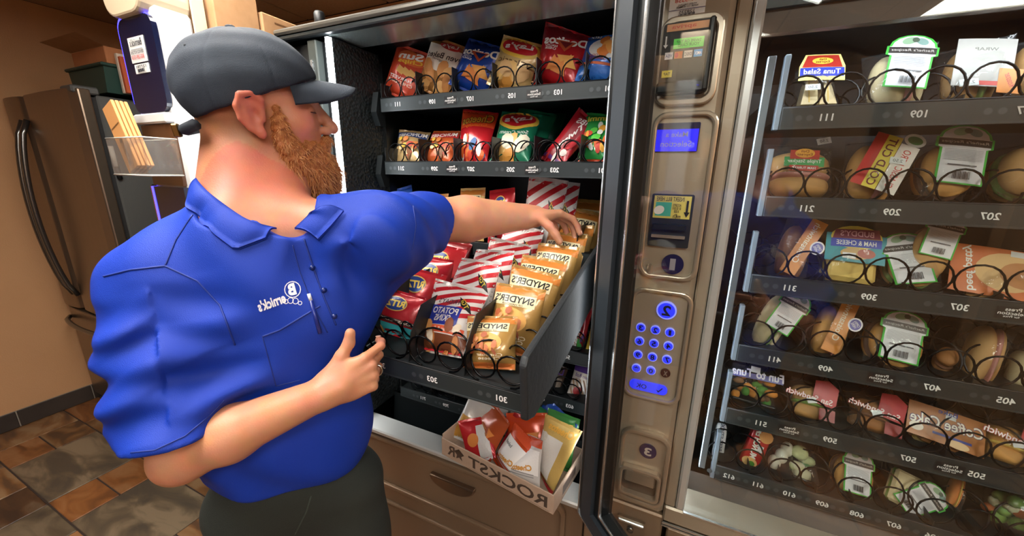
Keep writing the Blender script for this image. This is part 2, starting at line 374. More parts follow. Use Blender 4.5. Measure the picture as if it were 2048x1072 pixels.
part('ledge', MB().box((x0+.01, yf-.008, 1.57), (x1-.004, yf+.014, 1.597), M_wb, .004), wm)
part('niche', MB().box((x0+.012, yf+.004, 1.40), (x1-.006, yf+.013, 1.568), mat('niche_brown', '5a3a24', .15, coat=.5)), wm)
part('panel', MB().box((x0+.012, yf+.002, .5), (x1-.006, yf+.014, 1.395), M_navy), wm); part('blue_light', MB().box((x0+.002, yf+.001, .5), (x0+.012, yf+.013, 1.395), M_bled), wm)
part('orange_light', MB().box((x0-.006, yf+.002, .5), (x0+.0015, yf+.015, 1.395), mat('orange_edge', 'c87a3c', .4)), wm)
kp = part('keypad', MB().box((x0-.045, yf+.02, .9), (x0-.006, yf+.06, 1.40), M_blk, .003), wm)
bm_ = MB().box((-.005, -.004, -.006), (.005, .001, .006), mat('key_grey', '8d8a84', .4), .001).mesh('key')
for i in range(7):
    for j in range(2): link('key', bm_, kp, Matrix.Translation((x0-.034+.018*j, yf+.02, 1.37-.025*i)))
st = thing('sticker', 'white service hotline sticker on the dark blue panel', 'sticker', (x0+.08, yf, 1.74))
mb = MB(); xa, xb, za, zb = x0+.05, x0+.13, 1.728, 1.790
mb.box((xa, yf+.0005, za), (xb, yf+.0015, zb), C('e2e0dc')); cx = (xa+xb)/2
flat(mb, [D_txt("Bernick's", 0, .017, .06, .018, C('20242c')), D_rect(0, 0, .06, .002, C('9a9a9a')), D_txt('SERVICE HOTLINE', 0, -.007, .066, .008, C('20242c')), D_txt('800-289-5558', 0, -.019, .064, .010, C('c03028'))], (cx, yf, (za+zb)/2+.001), (1, 0, 0), (0, 0, 1), (0, -1, 0)); part('face', mb, st)
mb = MB().box((xa+.008, yf+.0005, za-.027), (xb, yf+.0015, za-.004), C('e2e0dc'))
flat(mb, [D_txt('127781', 0, .005, .05, .007, C('20242c'))]+[D_rect(-.02+.004*i, -.005, .0018+.001*(i % 3), .008, C('20242c')) for i in range(11)], (cx+.004, yf, za-.0155), (1, 0, 0), (0, 0, 1), (0, -1, 0)); part('barcode_tag', mb, st)
# black cabinet behind the white front
cb = MB().box((-1.72, .735, .1), (-1.255, 1.55, 1.832), M_blk2, .005); part('cabinet', cb, wm)
part('base', MB().box((-1.70, .76, 0), (-1.27, 1.5, .1), M_blk), wm)
for i, yy in enumerate((.76, .80, .835)): part('latch', MB().tube([(-1.254, yy, 1.785-.01*i), (-1.236, yy, 1.785-.01*i), (-1.236, yy+.02, 1.745)], .007, M_hnd, 8), wm)
# acrylic holder with brochures
hd = thing('brochure_holder', 'clear acrylic brochure holder on the white drink machine', 'holder', (x0+.07, yf-.03, 1.44))
hx0, hx1, hz0, hz1, hy0, hy1 = x0+.03, x1+.035, 1.43, 1.525, yf-.085, yf-.01
for nm, lo, hi in (('front_sheet', (hx0, hy0, hz0), (hx1, hy0+.003, hz1)), ('back_sheet', (hx0, hy1-.003, hz0), (hx1, hy1, hz1)), ('bottom_sheet', (hx0, hy0, hz0-.003), (hx1, hy1, hz0)), ('side_sheet', (hx0, hy0, hz0), (hx0+.003, hy1, hz1)), ('side_sheet', (hx1-.003, hy0, hz0), (hx1, hy1, hz1)), ('divider', (.5*(hx0+hx1), hy0, hz0), (.5*(hx0+hx1)+.002, hy1, hz1))): part(nm, MB().box(lo, hi, M_acryl), hd)
rim = MB(); e = [(hx0, hy0, hz1), (hx1, hy0, hz1), (hx1, hy1, hz1), (hx0, hy1, hz1)]; rim.tube(e, .0016, mat('acrylic_edge', 'd5d2c8', .2), 6, closed=True); rim.tube([(q[0], q[1], hz0) for q in e], .0018, MATS['acrylic_edge'], 6, closed=True); part('edge', rim, hd)
for i in range(4):
    mb = MB().box((-.03, -.0035, 0), (.03, .0035, .18), C('c98f55', .6), .001)
    flat(mb, [D_txt('APPETITES', 0, .05, .016, .075, C('4a3524'), 0), D_rect(0, .12, .05, .003, C('7a5734'))], (0, -.0035, 0), (1, 0, 0), (0, 0, 1), (0, -1, 0))
    o = link('brochure', mb.mesh('brochure'), None, Matrix.Translation((hx0+.085+.003*i, hy0+.014+.0085*i, hz0+.014))@Matrix.Rotation(math.radians(-21-.6*i), 4, 'Y'))
    tag(o, ['tan brochure at the front of the acrylic holder', 'tan brochure second from the front in the acrylic holder', 'tan brochure third from the front in the acrylic holder', 'tan brochure at the back of the acrylic holder'][i], 'brochure', 'tan brochures in the acrylic holder')
# cartons on the black cabinet
for nm, lab, lo, hi, tx in (('carton', 'brown carton with printed lettering on top of the black cabinet', (-1.52, .88, 1.834), (-1.262, 1.5, 1.93), 'GUMBRITOS'), ('carton', 'small brown carton at the front of the black cabinet top', (-1.45, .745, 1.834), (-1.27, .875, 1.96), '')):
    t = thing(nm, lab, 'box', ((lo[0]+hi[0])/2, (lo[1]+hi[1])/2, lo[2])); mb = MB().box(lo, hi, M_card, .003)
    if tx: flat(mb, [D_txt(tx, .12, -.02, .2, .02, C('2b1d12')), D_rect(-.02, .028, .5, .005, C('6a4a30'))], (hi[0], (lo[1]+hi[1])/2, (lo[2]+hi[2])/2), (0, 1, 0), (0, 0, 1), (1, 0, 0))
    part('body', mb, t); part('tape', MB().box((lo[0]+.06, lo[1]-.0006, hi[2]-.03), (lo[0]+.1, hi[1]+.0006, hi[2]+.0006), mat('tape', 'b98d5e', .3)), t)
# ================================================================== SNACK MACHINE (open)
def ringplate(mb, outer, inner, y0, y1, m):
    n = len(outer); v = [(q[0], y0, q[1]) for q in outer]+[(q[0], y0, q[1]) for q in inner]+[(q[0], y1, q[1]) for q in outer]+[(q[0], y1, q[1]) for q in inner]; f = []
    for i in range(n):
        j = (i+1) % n; f += [(i, j, n+j, n+i), (i, 2*n+i, 2*n+j, j), (n+i, n+j, 3*n+j, 3*n+i), (2*n+i, 3*n+i, 3*n+j, 2*n+j)]
    return mb.add(v, f, m)
def helix_mesh(r=.03, L=.4, pitch=.052, hand=1, wire=.002):
    n = int(L/pitch*18); pts = []
    for i in range(n+1):
        t = i/n; a = hand*(2*math.pi*L/pitch*t)-math.pi/2; pts.append((r*math.cos(a), .0006*min(i, 18)+max(0, i-18)/n*L, r*math.sin(a)))
    return MB().tube(pts, wire, M_wire, 5).mesh('coil')
HEL = {h: helix_mesh(hand=h) for h in (1, -1)}; HELS = {h: helix_mesh(r=.024, hand=h) for h in (1, -1)}; HELR = {h: helix_mesh(r=.031, hand=h, pitch=.1) for h in (1, -1)}
M_strip = mat('tray_front_strip', '2b3234', .4, .15); M_circ = mat('tray_button', '4a5052', .35, .3); M_pl = mat('tray_plate_grey', '3a4042', .4, .3); M_rail = mat('rail_blue_grey', '7f8a95', .4, .4)
_lowdiv = MB().box((-.0008, 0, 0), (.0008, .42, .016), M_blk).mesh('divider')
_div = MB().box((-.0008, 0, 0), (.0008, .42, .075), M_blk).mesh('divider')
def tray(parent, x0, x1, yf, zf, cols, nums, press=(), depth=.44, T=None, coils=None, hel=HEL, div=_div, hz=.033, sub=.032):
    T = T or Matrix(); mb = MB()
    mb.box((x0, yf+.001, zf-.012), (x1, yf+depth, zf), M_dgrey); mb.box((x0, yf, zf), (x0+.002, yf+depth, zf+.05), M_dgrey); mb.box((x1-.002, yf, zf), (x1, yf+depth, zf+.05), M_dgrey)
    t = part('tray', mb.xf(T), parent)
    fs = MB().box((x0, yf-.006, zf-.034), (x1, yf, zf+.006), M_strip, .0015); fs.tube([(x0, yf-.004, zf+.006), (x1, yf-.004, zf+.006)], .0022, M_blk, 6)
    fs.box((x0+.002, yf-.0075, zf-.0335), (x1-.002, yf-.006, zf-.0305), M_pl)
    dec = []
    for x, s in nums:
        dec.append(D_txt(s, x, -.014, 0, .0125, M_wht, bold=.02, fit=False))
        for k in (1, 2): dec.append(D_ell(x-.026-.017*(k-1), -.014,   .0125, .0125, M_pl, n=14)); dec.append(D_ell(x-.026-.017*(k-1), -.014, .010, .010, M_circ, n=14))
    for x in press:
        dec.append(D_rect(x, -.014, .042, .022, M_blk)); dec.append(D_txt('Press', x, -.0075, .02, .006, M_wht)); dec.append(D_txt('Selection', x, -.0145, .036, .006, M_wht)); dec.append(D_txt('for Price', x, -.0205, .02, .0035, M_wht))
    flat(fs, dec, (0, yf-.006, zf), (1, 0, 0), (0, 0, 1), (0, -1, 0), .0004, .00004)
    part('label_strip', fs.xf(T), t)
    if div:
        xs = sorted(cols)
        for a, b in zip(xs[:-1], xs[1:]): link('divider', div, t, T@Matrix.Translation(((a+b)/2, yf+.004, zf)))
    for x in (coils if coils is not None else cols):
        for h in (1, -1): link('coil', hel[h], t, T@Matrix.Translation((x+h*sub, yf+.006, zf+hz)))
    return t
LX0, LX1, LF, LB, LTOP, LIN, RIN = -1.135, -.136, .83, 1.62, 1.843, -.93, -.150
lm = thing('vending_machine', 'open snack vending machine stocked with chip bags', 'vending machine', ((LX0+LX1)/2, 1.2, 0))
M_liner = mat('black_liner', '101314', .38, .2); M_ledge = mat('ledge_aluminium', 'c4c7c5', .3, .45); M_gm = mat('gunmetal_lip', '6d6a63', .3, .75); M_ic = mat('inner_ceiling', '8b9896', .22, .7, bump=(3, .1))
M_perf = mat('perforated_wall', '2a3032', .35, .4); nt = M_perf.node_tree; b_ = nt.nodes['Principled BSDF']
tc = nt.nodes.new('ShaderNodeTexCoord'); mp = nt.nodes.new('ShaderNodeMapping'); mp.inputs['Rotation'].default_value = (math.pi/4, 0, 0); ck = nt.nodes.new('ShaderNodeTexVoronoi'); ck.inputs['Scale'].default_value = 110; bp = nt.nodes.new('ShaderNodeBump'); bp.inputs['Strength'].default_value = .8; bp.inputs['Distance'].default_value = .004
nt.links.new(tc.outputs['Object'], mp.inputs[0]); nt.links.new(mp.outputs[0], ck.inputs['Vector']); nt.links.new(ck.outputs['Distance'], bp.inputs['Height']); nt.links.new(bp.outputs['Normal'], b_.inputs['Normal'])
part('left_side', MB().box((LX0, LF, .1), (LX0+.03, LB, LTOP), M_blk2, .003), lm)
part('right_side', MB().box((RIN, LF, .1), (LX1, LB, LTOP), M_blk2), lm)
part('back_panel', MB().box((LX0+.03, LB-.03, .1), (RIN, LB, LTOP-.03), M_liner), lm)
part('left_jamb', MB().box((LX0+.03, LF+.03, .6), (LIN-.016, LB-.03, LTOP-.035), M_blk), lm)
jm = MB().box((-1.02, LF+.004, .6), (-.985, LF+.03, LTOP-.035), mat('jamb_grey', '4c5250', .35, .5), .003); jm.box((-1.10, LF+.018, 1.55), (-1.04, LF+.03, 1.7), M_blk2, .004)
jb = part('jamb_column', jm, lm)
for i in range(5): link('jamb_bolt', MB().tube([(-1.07+.012*i, LF+.005, 1.735-.01*i), (-1.07+.012*i, LF+.02, 1.735-.01*i)], .006, M_hnd, 8).mesh('bolt'), jb)
part('latch_plate', MB().box((-1.008, LF-.001, 1.72), (-1.000, LF+.006, 1.755), M_silver), lm)
part('inner_wall', MB().box((LIN-.016, LF+.012, .6), (LIN, 1.02, LTOP-.035), M_perf), lm); part('inner_wall', MB().box((LIN-.016, 1.02, .6), (LIN+.012, LB-.03, LTOP-.06), M_liner), lm)
part('light_strip', MB().box((LIN-.011, LF-.001, .62), (LIN+.001, LF+.011, 1.806), mat('led_white', 'f6fbff', .5, emit=LED_W*2.2)), lm)
part('light_strip', MB().box((RIN-.0035, LF+.008, .62), (RIN-.0002, LF+.024, 1.80), mat('led_added', 'f6fbff', .5, emit=LED_W*.9)), lm)  # strip added out of sight behind the stile to brighten the bags
part('top_cap', MB().box((LX0, LF-.004, LTOP-.008), (LX1, LB, LTOP), M_blk2, .003), lm)
lip = MB().box((LX0, LF-.014, LTOP-.016), (LX1, LF+.004, LTOP), M_gm, .005); lip.box((LX0, LF-.010, LTOP-.03), (LX1, LF+.012, LTOP-.018), M_blk2, .003); part('top_lip', lip, lm)
part('inner_ceiling', MB().box((LIN-.01, LF+.012, LTOP-.03), (RIN, .955, LTOP-.013), M_ic), lm); part('inner_ceiling', MB().box((LIN-.01, .955, LTOP-.012), (RIN, LB-.03, LTOP-.009), M_liner), lm)
pp = PY(640, 42, LF+.06); part('top_post', MB().tube([(pp[0], LF+.06, LTOP), (pp[0], LF+.06, LTOP+.05), (pp[0], LF+.06, LTOP+.056)], [.016, .0155, .012], M_blk, 12), lm)
LC = [-.82+.128*i for i in range(6)]
T0, T1 = -.888, -.172
nm = lambda r, n=6: [(LC[i], '%d%02d' % (r, 11-2*i)) for i in range(n)]
LY = .975
tray(lm, T0, T1, LY, 1.664, LC, nm(1), (LC[1]+.064, LC[3]+.064)); tray(lm, T0, T1, LY, 1.474, LC, nm(2), (LC[1]+.064, LC[3]+.064))
tray(lm, T0, T1, LY+.02, 1.232, LC, [], (), depth=.40, coils=[])        # the runner the pulled-out tray came from
SC = [-.80+.092*i for i in range(7)]
tray(lm, T0, T1, LY, .942, SC, [(SC[i], '5%02d' % (9-i)) for i in range(7)], coils=SC[5:], hel=HELS, hz=.026, sub=.022); tray(lm, T0, T1, LY, .781, SC, [(SC[i]+.02, '6%02d' % (9-i)) for i in range(7)], coils=SC[5:], hel=HELS, hz=.026, sub=.022)
C7 = [-.80, -.70, -.60, -.50, -.40, -.30]
tray(lm, T0, T1, LY, .649, C7, [(x+.02, s) for x, s in zip(C7, ('711', '709', '707', '705', '703', '701'))], coils=C7[:2], hel=HELS, hz=.026, sub=.022)
for z in (1.60, 1.41, 1.20, .90): part('tray_bracket', MB().prism([(LY-.02, z+.03), (LY-.005, z-.01), (LY+.015, z-.012), (LY+.03, z+.09), (LY-.005, z+.09)], LIN+.014, T0-.006, M_blk2, 0), lm)
# pulled-out tray
TT = Matrix.Translation((0, .522, 1.078))@Matrix.Rotation(math.radians(3.5), 4, 'X')
PC = [-.264-.128*i for i in range(5)]
pt = tray(lm, -.86, -.198, 0, 0, PC, [(PC[0]+.02, '301'), (PC[1], '303'), (PC[2], '305')], (), depth=.62, T=TT, hel={h: helix_mesh(L=.56, pitch=.068, hand=h, wire=.0021) for h in (1, -1)}, div=False)
dv = MB().prism([(.006, .002), (.58, .002), (.58, .11), (.06, .105), (.02, .06)], -.0008, .0008, M_blk, 0).mesh('tall_divider')
for i in range(4): link('divider', dv, pt, TT@Matrix.Translation(((PC[i]+PC[i+1])/2, 0, 0)))
part('side_rail', MB().prism([(-.035, -.02), (-.04, .085), (-.03, .098), (.60, .155), (.60, .0), (.10, -.04), (.0, -.038)], -.197, -.183, mat('rail_charcoal', '1f2326', .6, .0, bump=(80, .3)), 0).xf(TT), pt, bevel=.004)
part('side_rail', MB().prism([(-.02, -.02), (-.02, .09), (.60, .12), (.60, .0), (.0, -.055)], -.875, -.862, MATS['rail_charcoal'], 0).xf(TT), pt)
# delivery bin and lower front
part('floor_pan', MB().box((LX0+.03, LF+.02, .1), (RIN, LB-.03, .46), M_liner), lm)
bn = MB().box((LIN, LF+.02, .46), (RIN, LB-.03, .475), M_liner); bn.add([(LIN, .965, .475), (RIN, .965, .475), (RIN, .985, .612), (LIN, .985, .612)], [(0, 1, 2, 3)], M_blk2); part('delivery_bin', bn, lm)
part('ledge', MB().box((LX0+.01, LF-.02, .566), (LX1, LF+.055, .584), M_ledge, .004), lm)
lo = MB().box((LX0, LF-.002, .09), (LX1, LF+.02, .566), M_bronze, .003); part('lower_panel', lo, lm)
bd = MB(); ringplate(bd, rrect(-1.03, -.185, .345, .552, .03), rrect(-1.015, -.20, .36, .538, .022), LF-.016, LF-.002, M_bronze); dr = part('bin_door', bd, lm, bevel=.004)
hp = [(-.56+.085*math.cos(a), .487-.045*math.sin(a)) for a in np.linspace(0, math.pi, 16)]
part('bin_handle', MB().prism(hp, LF-.02, LF-.002, mat('handle_bronze', '7d6856', .28, .8)), dr, bevel=.004)
part('lower_ridge', MB().tube([(LX0+.02, LF-.004, .27), (LX1-.01, LF-.004, .27)], .008, M_bronze, 8), lm)
part('kick_plate', MB().box((LX0+.03, LF+.06, 0), (LX1-.02, LB-.05, .1), M_blk), lm)
# the open glass door
HD = np.array([-.138, .752]); DD = np.array([.7071, -.7071]); DN = np.array([.7071, .7071])
DM = Matrix(((DD[0], DN[0], 0, HD[0]), (DD[1], DN[1], 0, HD[1]), (0, 0, 1, 0), (0, 0, 0, 1)))   # x along the door, y outwards (away from the camera), z up
DZ0, DZ1, DL, SW = .627, 1.842, .97, .088
def dpart(name, mb, parent): return part(name, mb, parent, M=DM)
M_dfr = mat('door_black', '171b1d', .3, .2); M_dfg = mat('door_slate', '363d44', .42, .3)
fm = MB()
ringplate(fm, [(0, DZ0), (DL, DZ0), (DL, DZ1), (0, DZ1)], [(SW, DZ0+.078), (DL-SW, DZ0+.078), (DL-SW, DZ1-.07), (SW, DZ1-.07)], 0, .028, M_dfr)
dr = dpart('door', fm, lm)
gk = MB(); ringplate(gk, [(.022, DZ0+.02), (DL-.022, DZ0+.02), (DL-.022, DZ1-.02), (.022, DZ1-.02)], [(.06, DZ0+.055), (DL-.06, DZ0+.055), (DL-.06, DZ1-.055), (.06, DZ1-.055)], -.010, .001, M_dfg); dpart('gasket', gk, dr)
for k, (a, b, c, d) in enumerate(((0, DZ0, DL, DZ1), (SW-.006, DZ0+.072, DL-SW+.006, DZ1-.064))):
    tm = MB(); ringplate(tm, [(a, b), (c, b), (c, d), (a, d)], [(a+.004, b+.004), (c-.004, b+.004), (c-.004, d-.004), (a+.004, d-.004)], -.004, .001, M_silver); dpart('trim', tm, dr)
dpart('glass', MB().box((SW-.002, .010, DZ0+.076), (DL-SW+.002, .014, DZ1-.068), M_glass), dr)
# ================================================================== SANDWICH MACHINE (closed)
RX0, RX1, RF, RB, RTY, RGL = -.128, 1.12, .785, 1.6, .92, .095
rm = thing('vending_machine', 'closed cold food vending machine with keypad column and sandwiches behind glass', 'vending machine', (.45, 1.2, 0))
part('cabinet', MB().box((RX0, RF+.09, .1), (RGL+.005, RB, LTOP), M_blk2).box((RX1-.12, RF+.09, .1), (RX1, RB, LTOP), M_blk2).box((RGL, RB-.05, .1), (RX1-.1, RB, LTOP), M_liner).box((RGL, RF+.09, LTOP-.1), (RX1-.1, RB, LTOP), M_liner).box((RGL, RF+.09, .1), (RX1-.1, RB, .60), M_liner), rm)
part('reflection_board', MB().box((RGL, RF+.10, 1.705), (RX1-.1, RF+.12, LTOP-.1), mat('reflection_brown', '4a3628', .5)), rm)  # brown board stands in for a translucent reflection across the glass top
part('bin_flap', MB().add([(RGL+.01, RTY+.01, .70), (RX1-.13, RTY+.01, .70), (RX1-.13, RF+.07, .615), (RGL+.01, RF+.07, .615)], [(0, 1, 2, 3)], mat('bin_brown', '3a2b20', .5)), rm)
part('base', MB().box((RX0+.03, RF+.1, 0), (RX1-.02, RB-.05, .1), M_blk), rm)
# door: control column, frame, glass
rdr = MB(); rdr.box((RX0, RF, .668), (.052, RF+.085, LTOP), M_champ, .01); col_ = part('control_column', rdr, rm)
part('door_frame', MB().box((.0535, RF+.004, .70), (.0755, RF+.085, LTOP), M_champ, .003).box((.077, RF+.001, .70), (RGL, RF+.085, LTOP), M_steelw, .004).box((.0535, RF+.002, .655), (RX1, RF+.085, .698), M_champ, .004).box((RX1-.06, RF, .70), (RX1, RF+.085, LTOP), M_steelw, .004).box((RGL, RF, 1.80), (RX1-.06, RF+.085, LTOP), M_champ), rm)
part('trim', MB().box((RGL-.001, RF-.002, .698), (RX1-.06, RF+.004, .7015), M_silver).box((.0535, RF-.001, .650), (RX1, RF+.003, .6535), M_silver).box((.0535, RF-.001, .643), (RX1, RF+.003, .6465), M_silver), rm)
part('lower_front', MB().box((.066, RF+.002, .1), (RX1, RF+.09, .640), M_bronze, .003).box((RX0, RF+.004, .1), (.056, RF+.09, .664), M_bronze, .004), rm)
part('glass', MB().box((RGL-.002, RF+.008, .699), (RX1-.058, RF+.012, 1.801), M_glass), rm)
PP = lambda x, y: PY(x, y, RF)
def zx(x0, x1, y0, y1):                       # rectangle on the column's front from its edges in the photograph
    ym = (y0+y1)/2; xm = (x0+x1)/2; return PP(x0, ym)[0], PP(x1, ym)[0], PP(xm, y1)[2], PP(xm, y0)[2]
def bezel(r, wd, y0, y1, m, rad, parent, nm='bezel'):
    mb = MB(); ringplate(mb, rrect(*r, rad), rrect(r[0]+wd, r[1]-wd, r[2]+wd, r[3]-wd, rad-wd*.6), RF-y0, RF+.002, m); return part(nm, mb, parent, bevel=.003)
M_bz = mat('bezel_champagne', 'b3a695', .28, .7); M_bl = mat('key_blue', '2a34e8', .3, emit=.75); M_blr = mat('key_rim', '8f98ff', .3, emit=.5); M_dk = mat('digit_dark', '14183c', .4); M_navyd = mat('disc_navy', '191a45', .25)
def rplate(nm, r, y0, m, parent, rad=.004, dec=(), y1=0.):
    mb = MB().prism(rrect(*r, rad), RF-y0, RF+.002+y1, m)
    flat(mb, dec, ((r[0]+r[1])/2, RF-y0, (r[2]+r[3])/2), (1, 0, 0), (0, 0, 1), (0, -1, 0)); return part(nm, mb, parent)
r = zx(1316, 1440, 33, 212); bezel(r, .012, .012, 0, M_bz, .022, col_)
r = zx(1323, 1416, 52, 190); wd, hh = r[1]-r[0], r[3]-r[2]
dec = [D_rect(0, hh*.43, wd*.86, hh*.1, C('d89a6a')), D_txt('apriva', -.006, hh*.43, wd*.5, hh*.07, C('d05a4a')), D_rect(.004, hh*.2, wd*.62, hh*.14, mat('lcd_green', '4ba83c', .4, emit=.5)), D_txt('SWIPE OR TAP\nYOUR CARD', .004, hh*.2, wd*.5, hh*.09, C('21551a'))]
for i, (c, s, c2) in enumerate((('e8e8ee', 'VISA', '1a3a8c'), ('e07a30', '', 'd02020'), ('e0d8cc', 'DISC', '555050'), ('4a9ad8', 'AMEX', 'ffffff'))):
    x = -wd*.33+i*wd*.2; dec.append(D_rect(x, hh*.04, wd*.17, hh*.1, C(c)))
    dec.append(D_txt(s, x, hh*.04, wd*.14, hh*.045, C(c2)) if s else D_ell(x-.003, hh*.04, wd*.08, hh*.075, C(c2)))
dec += [D_rect(-wd*.33, -hh*.22, wd*.22, hh*.1, C('d8cc3c')), D_txt('TAP', -wd*.33, -hh*.22, wd*.14, hh*.04, C('202020')), D_rect(-wd*.42, hh*.24, wd*.03, hh*.14, C('e0e0e0')), D_poly([(-wd*.47, hh*.19), (-wd*.42, hh*.14), (-wd*.37, hh*.19)], C('e0e0e0'))]
cr = rplate('card_reader', r, .022, M_blk, col_, .006, dec); part('slot', MB().box((r[0]-.002, RF-.032, r[2]-.001), (r[1]+.002, RF-.012, r[2]+.018), M_blk2, .003), cr); part('swipe_wall', MB().box((r[1]-.006, RF-.034, r[2]), (r[1]+.004, RF-.01, r[3]), M_blk2, .003), cr)
r = zx(1291, 1417, 224, 560); bezel(r, .009, .010, 0, M_bz, .024, col_)
r = zx(1310, 1398, 246, 304); wd, hh = r[1]-r[0], r[3]-r[2]
rplate('display', r, .004, M_navyd, col_, .003, [D_rect(0, -hh*.1, wd*.96, hh*.76, mat('lcd_blue', '2420d8', .3, emit=.9)), D_txt('Make a', -wd*.08+.006, hh*.1, wd*.5, hh*.17, C('a8a4e8')), D_txt('Selection', 0, -hh*.22, wd*.7, hh*.2, C('a8a4e8'))])
r = zx(1300, 1383, 388, 493); wd, hh = r[1]-r[0], r[3]-r[2]
ba = rplate('bill_acceptor', r, .008, M_blk, col_, .003, [D_rect(0, hh*.26, wd*.88, hh*.42, C('d8c860')), D_txt('INSERT BILL HERE', -.004, hh*.41, wd*.66, hh*.08, C('1c1a12')), D_rect(-wd*.2, hh*.22, wd*.38, hh*.26, C('46b09a')), D_ell(-wd*.3, hh*.2, wd*.26, hh*.16, C('ece8e2'), 30), D_txt('ACCEPTS\n$1 $5 $10\n& $20', wd*.12, hh*.24, wd*.2, hh*.17, C('2a2618')), D_txt('m\u20ach', wd*.14, hh*.1, wd*.18, hh*.08, C('1c1a12')), D_rect(wd*.36, hh*.28, wd*.05, hh*.22, C('14130f')), D_poly([(wd*.29, hh*.18), (wd*.36, hh*.08), (wd*.43, hh*.18)], C('14130f'))])
part('slot', MB().box((r[0]+.006, RF-.014, r[2]+.018), (r[1]-.008, RF-.008, r[2]+.024), M_silver).box((r[0]+.006, RF-.02, r[2]+.034), (r[1]-.008, RF-.008, r[2]+.046), M_blk2, .002), ba)
def disc(px, py, rad, m, s, mt, parent, nm='number_disc', rim=None):
    c = PP(px, py); mb = MB(); pl = [(c[0]+rad*math.cos(a), c[2]+rad*math.sin(a)) for a in np.linspace(0, 2*math.pi, 24, endpoint=False)]; mb.prism(pl, RF-.004, RF+.001, rim or m)
    flat(mb, [D_ell(0, 0, rad*1.7, rad*1.7, m, n=24)]+([D_txt(s, 0, 0, rad*.85 if len(s) == 1 and s != '1' else rad*.5, rad*1.15, mt, bold=.03, fit=True)] if s else []), (c[0], RF-.004, c[2]), (1, 0, 0), (0, 0, 1), (0, -1, 0)); return part(nm, mb, parent)
disc(1345, 528, .0205, M_navyd, '1', C('8f8a94'), col_)
cs = PP(1300, 537); part('coin_slot', MB().box((cs[0]-.006, RF-.012, cs[2]-.012), (cs[0]+.006, RF, cs[2]+.012), M_bz, .004), col_)
r = zx(1253, 1375, 577, 802); kb = bezel(r, .008, .009, 0, M_bz, .024, col_)
disc(1333, 620, .0195, M_bl, '2', M_dk, col_, rim=M_blr)
for i, row in enumerate(('321', '654', '987', '*0X')):
    for j, ch in enumerate(row):
        x, y = 1282-3*i+29*j, 654+27*i+5*j
        disc(x, y, .0098, mat('key_maroon', '3c1814', .4) if ch == 'X' else M_bl, ch, C('8a7a70') if ch == 'X' else M_dk, col_, 'key', None if ch == 'X' else M_blr)
r = zx(1260, 1335, 763, 788); c0 = PP(1259, 767); c1 = PP(1335, 779); rr_ = (c0[0], c1[0], (c0[2]+c1[2])/2-.0115, (c0[2]+c1[2])/2+.0115)
rplate('key', rr_, .004, M_bl, col_, .011, [D_txt('OK', -.014, 0, .022, .011, M_dk), D_poly([(.016, 0), (.021, -.006), (.023, -.004), (.021, -.002)], M_dk), D_poly([(.020, -.005), (.022, -.006), (.030, .005), (.028, .006)], M_dk)])
r = zx(1236, 1338, 858, 1004); bezel(r, .010, .012, 0, M_bz, .028, col_)
disc(1296, 901, .0185, M_navyd, '3', C('b8b0a8'), col_)
r = zx(1236, 1322, 932, 990); bezel(r, .009, .016, 0, M_bz, .014, col_, 'coin_return')
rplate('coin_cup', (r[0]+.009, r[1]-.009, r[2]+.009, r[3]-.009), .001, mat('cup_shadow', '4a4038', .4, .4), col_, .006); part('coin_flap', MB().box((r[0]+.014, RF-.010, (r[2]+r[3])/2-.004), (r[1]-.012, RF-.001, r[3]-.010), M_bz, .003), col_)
r = zx(1233, 1290, 1036, 1066); lk = rplate('lock_plate', r, .004, mat('lock_bronze', '8a7a68', .3, .8), rm, .003); cx_, cz_ = (r[0]+r[1])/2, (r[2]+r[3])/2
part('lock_bar', MB().box((r[0]+.002, RF-.009, r[3]-.012), (r[1]-.002, RF-.003, r[3]-.004), M_silver, .002), lk); part('lock_core', MB().tube([(cx_, RF-.010, cz_-.006), (cx_, RF-.003, cz_-.006)], .008, M_hnd, 14), lk)
st = thing('sticker', 'white service number sticker above the card reader', 'sticker', PP(1375, 10))
r = zx(1340, 1412, -30, 36); wd, hh = r[1]-r[0], r[3]-r[2]; mb = MB().box((r[0], RF-.0015, r[2]), (r[1], RF-.0002, r[3]), C('e4e2e0'))
flat(mb, [D_txt('209-5558', 0, hh*.05, wd*.7, hh*.11, C('c03028')), D_txt('WHEN CALLING\nREFER TO NUMBER', 0, -hh*.12, wd*.6, hh*.12, C('30343c')), D_rect(0, -hh*.23, wd, hh*.015, C('26327a')), D_txt('128235', 0, -hh*.31, wd*.42, hh*.09, C('30343c'))]+[D_rect(-.012+.0022*i, -hh*.42, .001+.0006*(i % 3), hh*.09, C('30343c')) for i in range(12)], ((r[0]+r[1])/2, RF-.0015, (r[2]+r[3])/2), (1, 0, 0), (0, 0, 1), (0, -1, 0)); part('face', mb, st)
